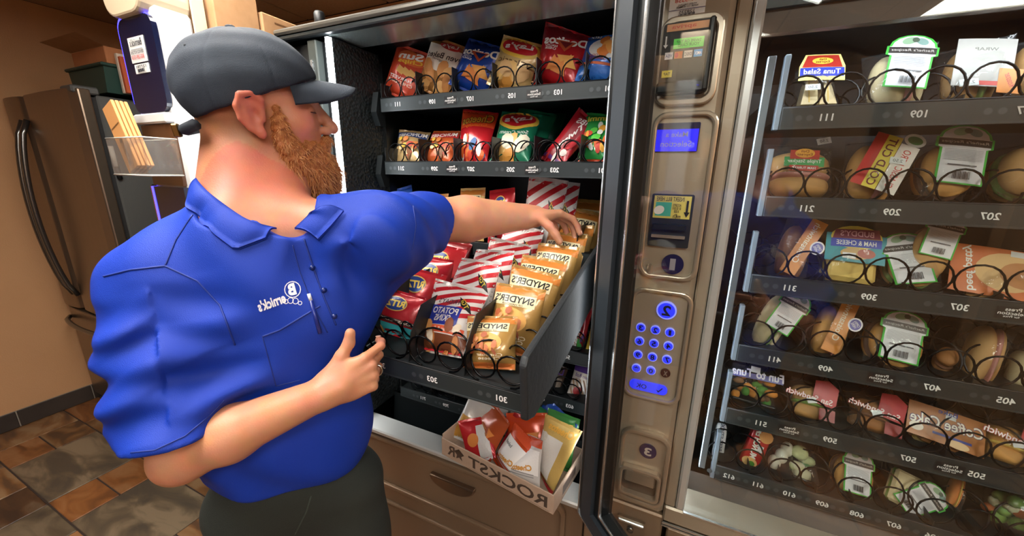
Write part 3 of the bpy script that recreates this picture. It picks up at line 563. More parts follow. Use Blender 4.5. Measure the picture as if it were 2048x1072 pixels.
# racks and trays
for x, y0 in ((.122, RTY-.045), ): part('rack_rail', MB().box((x, y0, .76), (x+.013, y0+.012, 1.665), M_rail, .001), rm)
part('rack_rail', MB().box((.105, RTY+.1, .72), (.118, RTY+.5, 1.7), M_blk2), rm)
RC = [.229+.128*i for i in range(6)]; RTZ = [1.5746, 1.405, 1.239, 1.073, .9085, .743]
for i, z in enumerate(RTZ):
    cols = RC if i < 5 else [.205+.066*k for k in range(12)]
    off = [.008, .136, .264, .385, .52, .64]
    if i < 5: nums = [(RC[0]+.008, '%d11' % (i+1)), (RC[1]+(.008 if i not in (3,) else -.03), '%d09' % (i+1)), (RC[2]+.008, '%d07' % (i+1)), (RC[3]+(.0 if i < 3 else -.02), '%d05' % (i+1)), (RC[4], '%d03' % (i+1))]
    else: nums = [(.195+.062*k, '6%02d' % (12-k)) for k in range(9)]
    t = tray(rm, .165, .995, RTY, z, cols, nums, {2: (RC[2]+.075,), 3: (RC[1]+.06, RC[3]+.06), 4: (RC[0]+.062, RC[2]+.07), 5: ()}.get(i, ()), coils=(RC[:5] if i < 5 else [.205+.132*k for k in range(5)]), hel=HELR, div=_lowdiv)
    part('end_plate', MB().box((.155, RTY-.006, z-.034), (.1645, RTY+.01, z+.10), M_rail, .001), t)

M_led2 = mat('led_cool', 'eef4ff', .5, emit=LED_W*2.6)
part('light_strip', MB().box((.097, .872, .72), (.1005, .884, 1.70), M_led2), rm); part('light_strip', MB().box((.13, .909, 1.712), (RX1-.15, .921, 1.720), M_led2), rm)
# ================================================================== PACKETS
def axes(b, t, yaw):
    up = np.asarray(t)-np.asarray(b); h = np.linalg.norm(up); up /= h
    r = np.array([math.cos(yaw), math.sin(yaw), 0]); r -= up*(r@up); r /= np.linalg.norm(r); n = np.cross(up, r)
    return up, r, n, h
def frame(b, t, yaw=0.):
    up, r, n, h = axes(b, t, yaw); return Matrix(((r[0], n[0], up[0], b[0]), (r[1], n[1], up[1], b[1]), (r[2], n[2], up[2], b[2]), (0, 0, 0, 1))), h
def foil(hx, rough=.27): return mat('foil_'+hx, hx, rough, .15, spec=.6, coat=.4, bump=(42, .5))
SEAL = mat('seal_silver', 'a9a59c', .3, .6)
def bag_fn(w, h, d, seed, crump=1., sag=0.):
    r = random.Random(seed); ks = [(r.uniform(20, 70), r.uniform(-60, 60), r.uniform(0, 6.3), r.uniform(.3, 1)) for _ in range(5)]
    tw = r.uniform(-.012, .012)*crump
    def fn(x, z, back=False):
        u = np.clip(np.abs(x)/(w/2), 0, 1); v = np.clip(z/h, 0, 1); s_ = np.sin(math.pi*np.clip((v-.055)/.89, 0, 1))
        p = (1-u**2.6)**.75*s_**.5*(1+.15*(.45-v)); c = sum(a*np.sin(kx*x+kz*z+ph) for kx, kz, ph, a in ks)
        y = p*d/2+.0016*crump*c*p**.5; cr = .0012*np.sin(x*900)*((v < .05)|(v > .95))
        return (y if back else -y)+cr+tw*(x/w)*(v-.5)*4
    return fn
def bag_mesh(name, w, h, d, col, decals, seed, edge=None, crump=1.):
    """pillow bag: front and back film meeting in side edges, crimped seals at top and bottom; flat print on the front"""
    fn = bag_fn(w, h, d, seed, crump); mb = MB(); nu, nv = 18, 22
    us = np.sin(np.linspace(-1, 1, nu+1)*math.pi/2)*w/2; vs = np.concatenate([[0, .05], np.linspace(.06, .94, nv-3), [.95, 1]])*h
    X, Z = np.meshgrid(us, vs); V = Z/h; q = lambda X: X*(1-.045*np.sin(math.pi*V)**2)
    n = nu+1; f = []
    for i in range(len(vs)-1):
        for j in range(nu): f.append((i*n+j, i*n+j+1, (i+1)*n+j+1, (i+1)*n+j))
    for bk in (False, True):
        Y = fn(X, Z, bk); v = np.stack([q(X), Y+(.0003 if bk else 0), Z], 2).reshape(-1, 3); ff = f if not bk else [t[::-1] for t in f]
        main = [t for t in ff if 1*n <= min(t) < (len(vs)-2)*n]; ends = [t for t in ff if not (1*n <= min(t) < (len(vs)-2)*n)]
        mb.add(v, main, col, True); mb.add(v, ends, edge or col)
    for i, (T, m) in enumerate(decals):
        T = tess(T*np.array([w, h]), .011); k = T.reshape(-1, 2); k[:, 0] = np.clip(k[:, 0], -w*.495, w*.495); k[:, 1] = np.clip(k[:, 1], .004*h, .996*h); y = fn(k[:, 0], k[:, 1])-.0007-.0003*i
        x = k[:, 0]*(1-.045*np.sin(math.pi*k[:, 1]/h)**2); mb.tris(np.stack([x, y, k[:, 1]], 1), m)
    return mb.mesh(name)
def place(b, t, Yb, dy, wpx):
    B = PY(*b, Yb); T = PY(*t, Yb+dy); xm, ym = (b[0]+t[0])/2, (b[1]+t[1])/2; Ym = Yb+dy/2
    return B, T, abs(PY(xm+wpx/2, ym, Ym)[0]-PY(xm-wpx/2, ym, Ym)[0])
_seed = [100]
def bag(lab, b, t, Yb, dy, wpx, d, col, decals, yaw=0., group=None, name='snack_bag', cat='snack bag', edge=None, crump=1.7):
    B, T, w = place(b, t, Yb, dy, wpx); M, h = frame(B, T, yaw); _seed[0] += 1
    o = link(name, bag_mesh(name, w, h, d, col, decals, _seed[0], edge, crump), None, M); return tag(o, lab, cat, group)
W_, K_ = 'ece9e2', '1c1a1a'
def chips(c, cx, cz, n, sp, sz=.16, seed=1):
    r = random.Random(seed); o = []
    for i in range(n): x, z, a = cx+r.uniform(-sp, sp), cz+r.uniform(-sp, sp)*.8, r.uniform(0, 6.3); o.append(D_poly([(x+sz*math.cos(a+k)*1., z+sz*.8*math.sin(a+k)) for k in (0, 2.1, 4.2)], C(c if i % 2 else 'd8823c', .6)))
    return o
def blobs(cols, cx, cz, n, sp, sz=.14, seed=1, rat=.7):
    r = random.Random(seed); return [D_ell(cx+r.uniform(-sp, sp), cz+r.uniform(-sp, sp)*.7, sz*r.uniform(.7, 1.3), sz*rat*r.uniform(.6, 1.2), C(cols[i % len(cols)], .55), r.uniform(0, 180), 9) for i in range(n)]
# print designs (unit square, x -0.5..0.5, z 0..1)
def pr_sun(): return [D_ell(.12, .80, .8, .3, C('d8642c')), D_txt('Sun', .08, .83, .62, .14, C(W_), 8, .03), D_txt('Chips', .12, .71, .6, .11, C('e8b83c'), 8, .03)]+[D_poly([(-.15+.14*i, .47), (.02+.14*i, .43), (.06+.14*i, .55), (-.1+.14*i, .60)], C('d9a95c')) for i in range(3)]+[D_txt('HARVEST', 0, .36, .6, .06, C(W_)), D_txt('CHEDDAR', 0, .28, .7, .06, C('f0d8c0'))]
def pr_baked(): return [D_rect(0, .64, 1, .46, C('e2d9c8')), D_ell(.05, .9, .5, .14, C('c0302a')), D_txt("Lay's", .05, .9, .36, .09, C(W_), 6, .02), D_txt('Oven Baked', .05, .70, .9, .11, C('2a2018'), 6), D_txt('Original', 0, .60, .4, .05, C('5a4634'))]+blobs(['c98a4a', 'dca765', 'b87838'], 0, .3, 9, .3, .34, 3)
def pr_dor(base, acc): return [D_poly([(-.5, .72), (.5, .9), (.5, .98), (-.5, .98)], C(acc)), D_txt('Doritos', 0, .76, .86, .15, C(W_), 7, .035), D_poly([(-.2, .74), (.22, .79), (.05, .58)], C('b04a24')), D_poly([(-.1, .73), (.15, .77), (.05, .64)], C(acc)), D_txt('NACHO\nCHEESE' if base == 'r' else 'COOL\nRANCH', -.24, .60, .26, .09, C(W_))]+chips('e0a050', .08, .34, 5, .16, .2, 5)
def pr_lays(c1, nm, ac): return [D_ell(.0, .80, 1.0, .40, C('e8c24c')), D_ell(0, .82, .86, .30, C('c8202a')), D_txt("Lay's", 0, .82, .66, .16, C(W_), 8, .03), D_txt(nm, 0, .52 if '\n' not in nm else .50, .74, .11 if '\n' not in nm else .15, C(ac))]+blobs(['dca24c', 'e6bc70', 'c98c3c', c1], .02, .2, 8, .28, .36, 4)
def pr_crack(): return [D_rect(0, .16, 1, .3, C('2a6cc0')), D_rect(0, .36, 1, .05, C('d8642c')), D_ell(.05, .68, .8, .44, C('e4e0da')), D_txt('PARTY MIX', 0, .93, .8, .07, C(W_), -6), D_txt('CHEDDAR\nCRACKERS', -.12, .48, .5, .11, C('a03a24'))]+blobs(['e08a3c', 'd97a30', 'e8a050'], .1, .72, 6, .2, .3, 8)
def pr_munch(c): return [D_rect(0, .82, 1, .16, C(c)), D_txt('MUNCHIES', 0, .82, .9, .12, C(W_), 5, .02)]+blobs(['c87a3a', 'e8c89a', '7a4a24', 'b03a24', 'd8b040'], 0, .4, 16, .36, .2, 6)
def pr_cheet(): return [D_poly([(-.5, .62), (.5, .66), (.5, .97), (-.5, .97)], C('d9481f')), D_txt('Cheetos', 0, .80, .9, .19, C(K_), 6, .06), D_txt('Cheetos', 0, .80, .86, .17, C('e8b040'), 6, .02), D_txt('Crunchy', .02, .66, .6, .07, C('e87a28'), 6)]+blobs(['e8662a', 'd0442c', 'ece6dc', 'd97838', '3a6aa8'], 0, .30, 13, .34, .22, 7)
def pr_lico(): return [D_rect(.0, .5, .46, .8, C('8c1c28')), D_txt('Twists', 0, .55, .6, .16, C(W_), 62, .03), D_txt('NIBS', .1, .86, .6, .1, C(W_), 10), D_rect(0, .1, 1, .06, C('5a2a6c'))]+blobs(['d02a34', 'a81c28', 'e8dcd4'], 0, .25, 6, .3, .24, 2)
def pr_gum(): return [D_txt('Gummi', 0, .88, .8, .12, C('e8d84c'), 6, .03)]+blobs(['e86a2c', 'e8ece2', '2a9c3c', 'd0402c', 'f0b040', '54c040'], 0, .5, 20, .4, .22, 9)+[D_rect(0, .04, 1, .05, C('d0502c'))]
def pr_ritz(full=True): return [D_rect(0, .13, 1, .24, C('3aa8b0'))]*full+[D_rect(0, .33, 1, .1, C('4a2620'))]*full+[D_txt('TOASTED CHIPS', 0, .33, .92, .055, C('e6dccc'))]*full+[D_ell(-.02, .70, .46, .34, C('d8b45c')), D_ell(-.02, .70, .42, .30, C('1f3c84')), D_txt('RITZ', -.02, .70, .38, .15, C('e8cc5c'), 6, .04)]+blobs(['c88a40', 'd8a050'], -.3, .16, 3, .12, .2, 5)*full
def pr_fri(full=True):
    o = [D_rect(0, .5, 1, .9, C('e6e2de')), D_stripes(-.5, .5, .62, .97, .065, .065, 17, C('c0202a')), D_poly([(.1, .80), (.34, .70), (.42, .58), (.2, .66)], C(K_)), D_txt('TGI', .25, .70, .18, .07, C('d8c040'), -40)]
    if full: o += [D_stripes(-.5, .5, .45, .62, .065, .065, 17, C('c0202a')), D_txt("FRIDAY'S", -.06, .70, .44, .07, C('2a2a3c'), 0), D_rect(-.06, .49, .64, .27, C('26349a')), D_txt('POTATO\nSKINS', -.06, .50, .56, .20, C(W_), 0, .02), D_rect(-.02, .30, .86, .09, C('e2603c')), D_txt('Cheddar & Bacon', 0, .30, .74, .045, C(W_)), D_rect(0, .14, 1, .2, C('6a3a22')), D_rect(0, .04, 1, .03, C('c0202a'))]+blobs(['b8743c', 'd89a58', '8a4a2a', 'e8d8c0'], 0, .16, 9, .34, .22, 3)
    return o
def pr_sny(full=True):
    o = [D_rect(0, .90, 1, .12, C('b8702c')), D_rect(-.05, .77, .84, .17, C('dccfa4')), D_txt("SNYDER'S", -.05, .785, .78, .105, C(K_), 0, .025), D_txt('OF HANOVER', -.05, .705, .4, .03, C('5a3a1c'))]
    if full: o += [D_ell(-.05, .48, .66, .36, C('d8a050')), D_txt('Cheddar\nCheese', .05, .22, .5, .12, C('e8dcc0')), D_rect(0, .06, 1, .1, C('c97030'))]+blobs(['a8542a', 'b8683c', 'd89058', '8c4420'], -.05, .46, 22, .24, .13, 12)
    return o
def pr_plain(t, c, c2): return [D_rect(0, .55, .9, .36, C(c)), D_txt(t, 0, .58, .78, .2, C(c2), 4, .03)]
G1 = 'chip bags on the top shelf of the snack machine'; G2 = 'snack bags on the second shelf of the snack machine'
Y1 = 1.024
bag('orange harvest cheddar chip bag at the left end of the top shelf', (798, 196), (828, 97), Y1, .02, 66, .045, foil('c8452a'), pr_sun(), .1, G1)
bag('white and tan oven baked potato chip bag on the top shelf', (868, 191), (904, 84), Y1, .02, 76, .05, foil('a9763f'), pr_baked(), .1, G1)
bag('blue nacho chip bag on the top shelf', (938, 186), (974, 86), Y1, .02, 82, .05, foil('173f9a'), pr_dor('b', '0f2a6c'), .1, G1)
bag('yellow classic potato chip bag on the top shelf', (1012, 182), (1048, 80), Y1, .02, 84, .05, foil('d8b87a'), pr_lays('d8b078', 'Classic', '6a4a20'), .1, G1)
bag('red nacho cheese chip bag on the top shelf', (1106, 174), (1142, 60), Y1, .02, 96, .05, foil('b01a20'), pr_dor('r', '6a1018'), .1, G1)
bag('blue and white cracker bag at the right end of the top shelf', (1194, 170), (1216, 70), Y1, .02, 88, .05, foil('2c62b8'), pr_crack(), .05, G1)
for i in range(2): bag(['white and tan bag standing behind the oven baked chips', 'red bag standing behind the nacho cheese chips'][i], ((880, 180), (1120, 160))[i], ((918, 98), (1150, 76))[i], Y1+.07, .0, 74, .04, foil(('a9763f', 'b01a20')[i]), [], .1, G1)
bag('tan trail mix bag at the left end of the second shelf', (812, 328), (830, 262), Y1, .06, 54, .035, foil('b89c6c'), pr_munch('243c6c'), .1, G2)
bag('orange and red munchie bag on the second shelf', (872, 328), (894, 262), Y1, .06, 56, .035, foil('c05a2c'), pr_munch('b02428'), .1, G2)
bag('red crunchy cheese puff bag on the second shelf', (941, 328), (962, 222), Y1, .07, 64, .045, foil('c4202a'), pr_cheet(), .1, G2)
bag('green sour cream and onion chip bag on the second shelf', (1016, 328), (1044, 226), Y1, .08, 78, .05, foil('1f7a5a'), pr_lays('e6e0c8', 'Sour Cream\n& Onion', 'cfe6d8'), .1, G2)
for i in range(3): bag(['green chip bag right behind the sour cream and onion bag', 'green chip bag second behind the sour cream and onion bag', 'green chip bag third behind the sour cream and onion bag'][i], (1046+20*i, 318-3*i), (1076+21*i, 222+4*i), Y1+.075*(i+1), .08, 74, .04, foil('1f7a5a'), [], .1, G2)
bag('red licorice twist bag leaning on the second shelf', (1098, 328), (1180, 234), Y1, .06, 52, .03, foil('b4202c'), pr_lico(), .1, G2)
bag('green gummy candy bag at the right end of the second shelf', (1186, 330), (1208, 228), Y1, .07, 70, .04, foil('2f9c4a'), pr_gum(), .05, G2)
# bags left on the runner behind the reaching arm
G3 = 'bag tops on the third shelf behind the arm'
for lab, b, t, wpx, c, pr in (('blue bag lying far left on the third shelf', (812, 400), (800, 376), 62, '2c5cc0', pr_plain('MIX', '3a70d0', W_)), ('tan pretzel bag with orange top on the third shelf', (866, 404), (874, 388), 56, 'c98a48', []), ('tan pretzel bag behind the forearm', (940, 410), (946, 376), 50, 'd0b070', pr_sny(False)), ('red cracker bag behind the forearm', (1005, 415), (1004, 378), 60, 'b8242c', pr_ritz(False))):
    B = PY(*b, 1.02); B[2] = 1.236; T = PY(*t, 1.06); M, h = frame(B, T, .1); o = link('snack_bag', bag_mesh('snack_bag', .09, h, .04, foil(c), pr, _seed[0]), None, M); _seed[0] += 1; tag(o, lab, 'snack bag', G3)
# pulled-out tray: three visible columns
GR, GF, GS = 'red cracker chip bags in the pulled-out tray', 'striped potato skin bags in the pulled-out tray', "gold pretzel bags in the pulled-out tray"
def tz(Y): return 1.080+(Y-.522)*math.tan(math.radians(3.5))
def tbag(lab, b, t, Yb, dy, wpx, d, col, pr, yaw, grp, w=None):
    B = PY(*b, Yb); B[2] = tz(Yb)+.002; T = PY(*t, Yb+dy); M, h = frame(B, T, yaw); _seed[0] += 1
    if w is None: w = place(b, t, Yb, dy, wpx)[2]
    return tag(link('snack_bag', bag_mesh('snack_bag', w, h, d, col, pr, _seed[0], crump=2.), None, M), lab, 'snack bag', grp)
FR = foil('b3222a')
tbag('front red cracker chip bag with teal bottom in the pulled-out tray', (785, 715), (812, 585), .60, .05, 100, .05, FR, pr_ritz(), .12, GR, .125)
tbag('red cracker chip bag second from the front of its column', (820, 640), (846, 540), .68, .05, 90, .045, FR, pr_ritz(False), .12, GR, .12)
tbag('red cracker chip bag third from the front of its column', (850, 600), (872, 515), .76, .05, 90, .045, FR, pr_ritz(False), .12, GR, .12)
tbag('red cracker chip bag fourth from the front under the sleeve', (870, 560), (893, 491), .84, .05, 90, .045, FR, pr_ritz(False), .12, GR, .12)
tbag('dark red cracker bag at the back below the forearm', (890, 540), (910, 480), .93, .05, 90, .045, foil('7c1a1c'), [], .12, GR, .12)
tbag('maroon chocolate snack bag beside the front cracker bags', (745, 640), (770, 545), .70, .05, 80, .05, foil('4a2018', .2), [], .12, GR, .11)
FF = foil('c9c4c0')
tbag('front striped potato skins bag in the pulled-out tray', (880, 745), (925, 572), .572, .10, 100, .055, FF, pr_fri(), .14, GF, .118)
for i, (b, t, Y) in enumerate((((918, 690), (962, 520), .66), ((955, 640), (990, 500), .74), ((985, 600), (1022, 482), .82), ((1010, 560), (1050, 452), .90))):
    tbag('striped potato skins bag %s from the front of its column' % ('second', 'third', 'fourth', 'fifth')[i], b, t, Y, .09, 96, .05, FF, pr_fri(False), .14, GF, .118)
tbag('striped potato skins bag standing behind the wrist', (1065, 520), (1098, 356), 1.04, .06, 80, .05, FF, pr_fri(False), .14, GF, .118)
tbag('striped potato skins bag at the back beside the wrist', (1100, 520), (1122, 362), 1.10, .05, 80, .05, FF, pr_fri(False), .14, GF, .118)
FS = foil('a88246', .25)
tbag('torn front cheddar cheese pretzel bag in the pulled-out tray', (978, 768), (985, 632), .565, .05, 96, .05, FS, pr_sny(), .12, GS, .105)
for i, (b, t, Y) in enumerate((((1015, 720), (1042, 572), .63), ((1040, 680), (1075, 540), .70), ((1062, 650), (1090, 516), .77), ((1085, 610), (1118, 490), .84), ((1105, 580), (1136, 466), .91), ((1125, 560), (1152, 450), .98), ((1142, 540), (1172, 420), 1.04), ((1160, 520), (1190, 400), 1.10))):
    tbag('gold pretzel bag %s from the front of its column' % ('second', 'third', 'fourth', 'fifth', 'sixth', 'seventh', 'eighth', 'ninth')[i], b, t, Y, .06+.012*i, 90, .05, FS, pr_sny(i == 0), .12, GS, .115)
# small packets on the lower shelves
G5 = 'small packets on the lower shelves of the snack machine'
def sbag(lab, b, t, wpx, c, pr, d=.03, z=None): return bag(lab, b, t, Y1, .05, wpx, d, foil(c), pr, .1, G5, 'candy_packet', 'candy packet')
sbag('red fruit candy packet on the fifth shelf', (1148, 704), (1168, 612), 36, 'a8202c', [D_txt('Skittles', 0, .5, .8, .26, C(W_), 78, .03)]+blobs(['e8c030', '3a9c40', 'd0502c', '6a3a8c'], 0, .15, 6, .3, .24, 2))
sbag('yellow candy packet beside the red fruit candy', (1186, 706), (1204, 616), 30, 'd8b83c', blobs(['d05a2c', '3a8c4a'], 0, .5, 6, .3, .3, 2))
sbag('brown and purple roll packet on the sixth shelf', (1094, 788), (1112, 728), 48, '5a4438', [D_txt("Linda's", 0, .78, .8, .2, C('6a4aa0'), 6, .02), D_rect(0, .4, .9, .4, C('8a7a68')), D_rect(0, .06, 1, .1, C('4a3a80'))])
sbag('white and purple cinnamon roll packet on the sixth shelf', (1164, 800), (1182, 728), 62, 'd8cfc4', [D_rect(0, .84, 1, .26, C('5a3a8c')), D_txt('Cinnamon Roll', 0, .62, .8, .1, C('4a2a7c')), D_stripes(-.45, .45, .1, .52, .05, .06, -60, C('a07a58')), D_ell(-.2, .2, .3, .24, C('b02a2c'))])
sbag('white and blue crispy treat packet on the bottom shelf', (833, 782), (842, 738), 50, 'd0d6dc', [D_txt('KRISPIES\nTREATS', 0, .66, .86, .4, C('23406c'), 0, .03), D_ell(0, .24, .6, .3, C('3a6a9c'))])
sbag('blue and red pastry packet on the bottom shelf', (892, 802), (902, 752), 54, '2446a0', [D_txt('POP', 0, .78, .7, .24, C(W_), 0, .03), D_ell(.05, .3, .6, .4, C('c0342c')), D_ell(.15, .3, .3, .2, C('e8d0b8'))])
sbag('blue packet in the shadow of the bottom shelf', (975, 830), (985, 782), 54, '24406c', pr_plain('COW', '3a5a94', W_))
# ================================================================== CARDBOARD TRAY OF SPARE BAGS
BA = PZ(884, 908, .585); BB = PZ(1106, 1030, .585); ex = BB-BA; L_ = np.linalg.norm(ex); ex /= L_; ey = np.array([-ex[1], ex[0], 0]); DP, HB = .2, .06
BM = Matrix(((ex[0], ey[0], 0, BA[0]), (ex[1], ey[1], 0, BA[1]), (0, 0, 1, .5855), (0, 0, 0, 1)))
bx = thing('cardboard_tray', 'low cardboard drink tray full of spare snack bags', 'box', M=BM)
def bpart(n, mb): return part(n, mb, bx, M=BM)
bpart('bottom', MB().box((0, 0, 0), (L_, DP, .003), M_cardg))
fm = MB().box((0, 0, .003), (L_, .004, HB), M_cardg, .0008)
flat(fm, [D_txt('R', -L_*.40, 0, .030, .036, C('4c4038'), 0, .02), D_txt('ROCKST', .045, -.002, .265, .036, C('4c4038'), 0, .02), D_poly([(-.123+.021*math.cos(math.pi/2+2*math.pi*k/10)*(1 if k % 2 == 0 else .42), .0+.021*math.sin(math.pi/2+2*math.pi*k/10)*(1 if k % 2 == 0 else .42)) for k in range(10)], C('4c4038')), D_rect(-.123, 0, .012, .012, C('4c4038')), D_rect(.05, -.0255, .27, .0012, C('6a5a4c'))], (L_/2, 0, HB/2+.001), (1, 0, 0), (0, 0, 1), (0, -1, 0)); bpart('front_wall', fm)
bpart('back_wall', MB().box((0, DP-.004, .003), (L_, DP, HB), M_cardg, .0008)); bpart('side_wall', MB().box((0, .004, .003), (.004, DP-.004, HB+.012), M_cardg, .0008))
sm = MB().box((L_-.004, .004, .003), (L_, DP-.004, HB), M_cardg, .0008); flat(sm, [D_rect(0, 0, .09, .03, C('5a4a40')), D_txt('PLEASE RECYCLE', 0, -.022, .1, .006, C('6a5a4c'))], (L_, DP/2, HB/2), (0, 1, 0), (0, 0, 1), (1, 0, 0)); bpart('side_wall', sm)
GB = 'spare snack bags in the cardboard tray'
def jbag(lab, x, y, tilt, yaw, roll, w, h, d, c, pr, z=.012):
    _seed[0] += 1
    M = BM@Matrix.Translation((x, y, z))@Matrix.Rotation(yaw, 4, 'Z')@Matrix.Rotation(-tilt, 4, 'X')@Matrix.Rotation(roll, 4, 'Y')
    tag(link('snack_bag', bag_mesh('snack_bag', w, h, d, foil(c), pr, _seed[0], crump=2.2), None, M), lab, 'snack bag', GB)
rd = math.radians
orn = lambda: [D_rect(0, .5, .9, .5, C('e4e0dc')), D_txt('Cheetos', 0, .34, .6, .12, C('c88a2c'), 8, .04), D_rect(0, .9, 1, .18, C('d0502c')), D_txt('baked', -.2, .62, .3, .07, C('3a3a3a')), D_rect(0, .2, .7, .02, C('8a8684')), D_rect(.05, .25, .6, .02, C('8a8684'))]
jbag('silver backed bag with a torn corner at the left end of the cardboard tray', .035, .07, rd(20), .3, rd(18), .10, .15, .03, 'c8c4bc', [D_rect(-.1, .3, .7, .5, C('b8863a'))])
jbag('dark orange bag standing near the left end of the cardboard tray', .095, .06, rd(28), -.2, rd(14), .11, .15, .04, 'b0502a', chips('a8602c', 0, .4, 5, .2, .16, 2))
jbag('grey back of a bag leaning at the rear of the cardboard tray', .10, .15, rd(12), .2, rd(-4), .12, .17, .03, '8d9290', [])
jbag('green and silver bag at the rear middle of the cardboard tray', .185, .14, rd(14), -.1, rd(10), .12, .17, .035, '2f7a4c', [D_txt("Lay's", .1, .7, .6, .14, C(W_), 10, .02), D_rect(-.3, .5, .3, .9, C('b8bcb8'))])
jbag('red and silver bag lying in the middle of the cardboard tray', .135, .032, rd(42), .3, rd(-24), .10, .13, .04, 'b4262a', [D_rect(.2, .4, .4, .8, C('c4c0bc')), D_ell(-.15, .5, .4, .3, C('c87a3c'))])
jbag('blue bag with red lettering at the rear right of the cardboard tray', .275, .15, rd(14), 0, rd(14), .13, .17, .04, '2a56b4', [D_txt('Ruffles', 0, .62, .8, .2, C('b8242c'), 8, .04), D_ell(0, .25, .8, .3, C('d0702c'))])
jbag('orange and white baked puff bag in the middle of the cardboard tray', .205, .03, rd(36), -.25, rd(12), .105, .135, .04, 'c4481f', orn())
jbag('orange bag tucked behind the white baked puff bags', .27, .085, rd(24), .2, rd(-12), .13, .16, .045, 'c8461f', chips('d8803a', 0, .5, 4, .2, .2, 4))
jbag('orange and white puff bag at the front right of the cardboard tray', .275, .028, rd(34), -.1, rd(-8), .10, .13, .04, 'd4cfca', orn())
jbag('pale gold puff bag standing at the right end of the cardboard tray', .325, .07, rd(16), -.25, rd(6), .10, .19, .045, 'c8a860', [D_rect(-.12, .45, .7, .6, C('d8d4cc')), D_txt('Cheetos', .05, .88, .7, .11, C('d8a03c'), 0, .03), D_rect(0, .05, 1, .08, C('b02a2c')), D_ell(-.3, .7, .2, .14, C('d0cabc'))])
jbag('green bag squeezed behind the pale gold bag', .325, .14, rd(10), .1, rd(4), .1, .17, .03, '3a7a3a', [D_txt('Puffs', 0, .8, .7, .14, C('e0b040'), 0, .03)])
jbag('red bag deep in the middle of the cardboard tray', .215, .09, rd(24), .4, rd(20), .12, .15, .04, 'a8242a', [D_rect(.2, .5, .3, .7, C('b8b4b0'))])

jbag('small orange corn chip bag on top in the middle of the cardboard tray', .235, .10, rd(38), .5, rd(34), .10, .13, .04, 'cf5a24', chips('e0a050', 0, .5, 4, .2, .2, 6), .05)
jbag('small silver and red bag on top at the left of the cardboard tray', .105, .10, rd(48), -.5, rd(-30), .10, .13, .04, 'b8b4b0', [D_rect(-.2, .5, .4, .9, C('a8242a'))], .05)
# ================================================================== SANDWICHES behind the closed machine's glass
M_film = clear_mat('cling_film', 'fbfcfc', 1.4, .07, .02, 'ffffff', (38, .9))
def bread(hx, h2): return mat('bread_'+hx, hx, .7, noise=(14, h2, .5), bump=(60, .3))
B_gold, B_tan, B_white, B_dark = bread('c9893f', 'dba35c'), bread('c79a62', 'b58348'), bread('e0cfa8', 'd2ba8a'), bread('8e5a2c', 'a06a38')
F_ham, F_cheese, F_let, F_meat = (mat('fill_'+n, a, .5, noise=(50, b, .5), bump=(80, .5)) for n, a, b in (('ham', 'c98a80', 'b87268'), ('cheese', 'e2b84a', 'e8c86a'), ('lettuce', '5f8a3a', '86a850'), ('meat', '6a4028', '7c5034')))
def blob(mb, c, r, m, p=2.5, n=20, k=12, taper=0., wob=0., seed=0):
    """superellipsoid"""
    rr = random.Random(seed); ph = [rr.uniform(0, 6.3) for _ in range(3)]; v = []; f = []
    sg = lambda a, e: math.copysign(abs(a)**e, a)
    for i in range(k+1):
        b = math.pi*(i/k-.5); cb, sb = sg(math.cos(b), 2/p), sg(math.sin(b), 2/p)
        for j in range(n):
            a = 2*math.pi*j/n; x, y = sg(math.cos(a), 2/p)*cb, sg(math.sin(a), 2/p)*cb
            w_ = 1+wob*(math.sin(3*a+ph[0])*math.cos(2*b+ph[1])+.5*math.sin(5*a+ph[2]))
            v.append((c[0]+r[0]*x*w_*(1+taper*sb), c[1]+r[1]*y*w_, c[2]+r[2]*sb*w_))
    for i in range(k):
        for j in range(n): f.append((i*n+j, i*n+(j+1) % n, (i+1)*n+(j+1) % n, (i+1)*n+j))
    return mb.add(v, f, m, True)
GRN = mat('label_green', '3fae3c', .5, spec=.3)
def lab_green(w, h):
    """tall white card with a green outline, an arched leafy head and a dark name band; w,h in metres, origin at its foot"""
    a = [(-w/2, 0), (w/2, 0), (w/2, h*.62), (w*.6, h*.62), (w*.6, h*.78)]+[(w*.55*math.cos(t), h*.78+h*.22*math.sin(t)) for t in np.linspace(0, math.pi, 9)]+[(-w*.6, h*.78), (-w*.6, h*.62), (-w/2, h*.62)]
    b = [(x*.9, (z-h*.5)*.955+h*.5) for x, z in a]; g = [D_poly([(0, h*.5)]+a+[a[0]], GRN), D_poly([(0, h*.5)]+b+[b[0]], C('d8d6da'))]
    g += [D_rect(0, h*.70, w*1.1, h*.12, C('2c2624')), D_txt("Rachel's Recipes", 0, h*.70, w*.98, h*.06, C('cfc8c0'), 0, .0, .2), D_ell(-.12*w, h*.88, w*.34, h*.13, C('8fae8c'), 20), D_ell(.18*w, h*.87, w*.3, h*.12, C('7f9c94'), -25), D_ell(.02*w, h*.9, w*.16, h*.1, C('4c5a4a'), 70)]
    g += [D_rect(0, h*(.57-.025*i), w*.8, h*.008, C('a8a6aa')) for i in range(8)]+[D_rect(0, h*.31, w*.6, h*.022, C('5a585c'))]
    return g+[D_rect(-w*.16+w*.03*i, h*.14, w*.012*(1+i % 3*.6), h*.13, C('2c2a2c')) for i in range(12)]
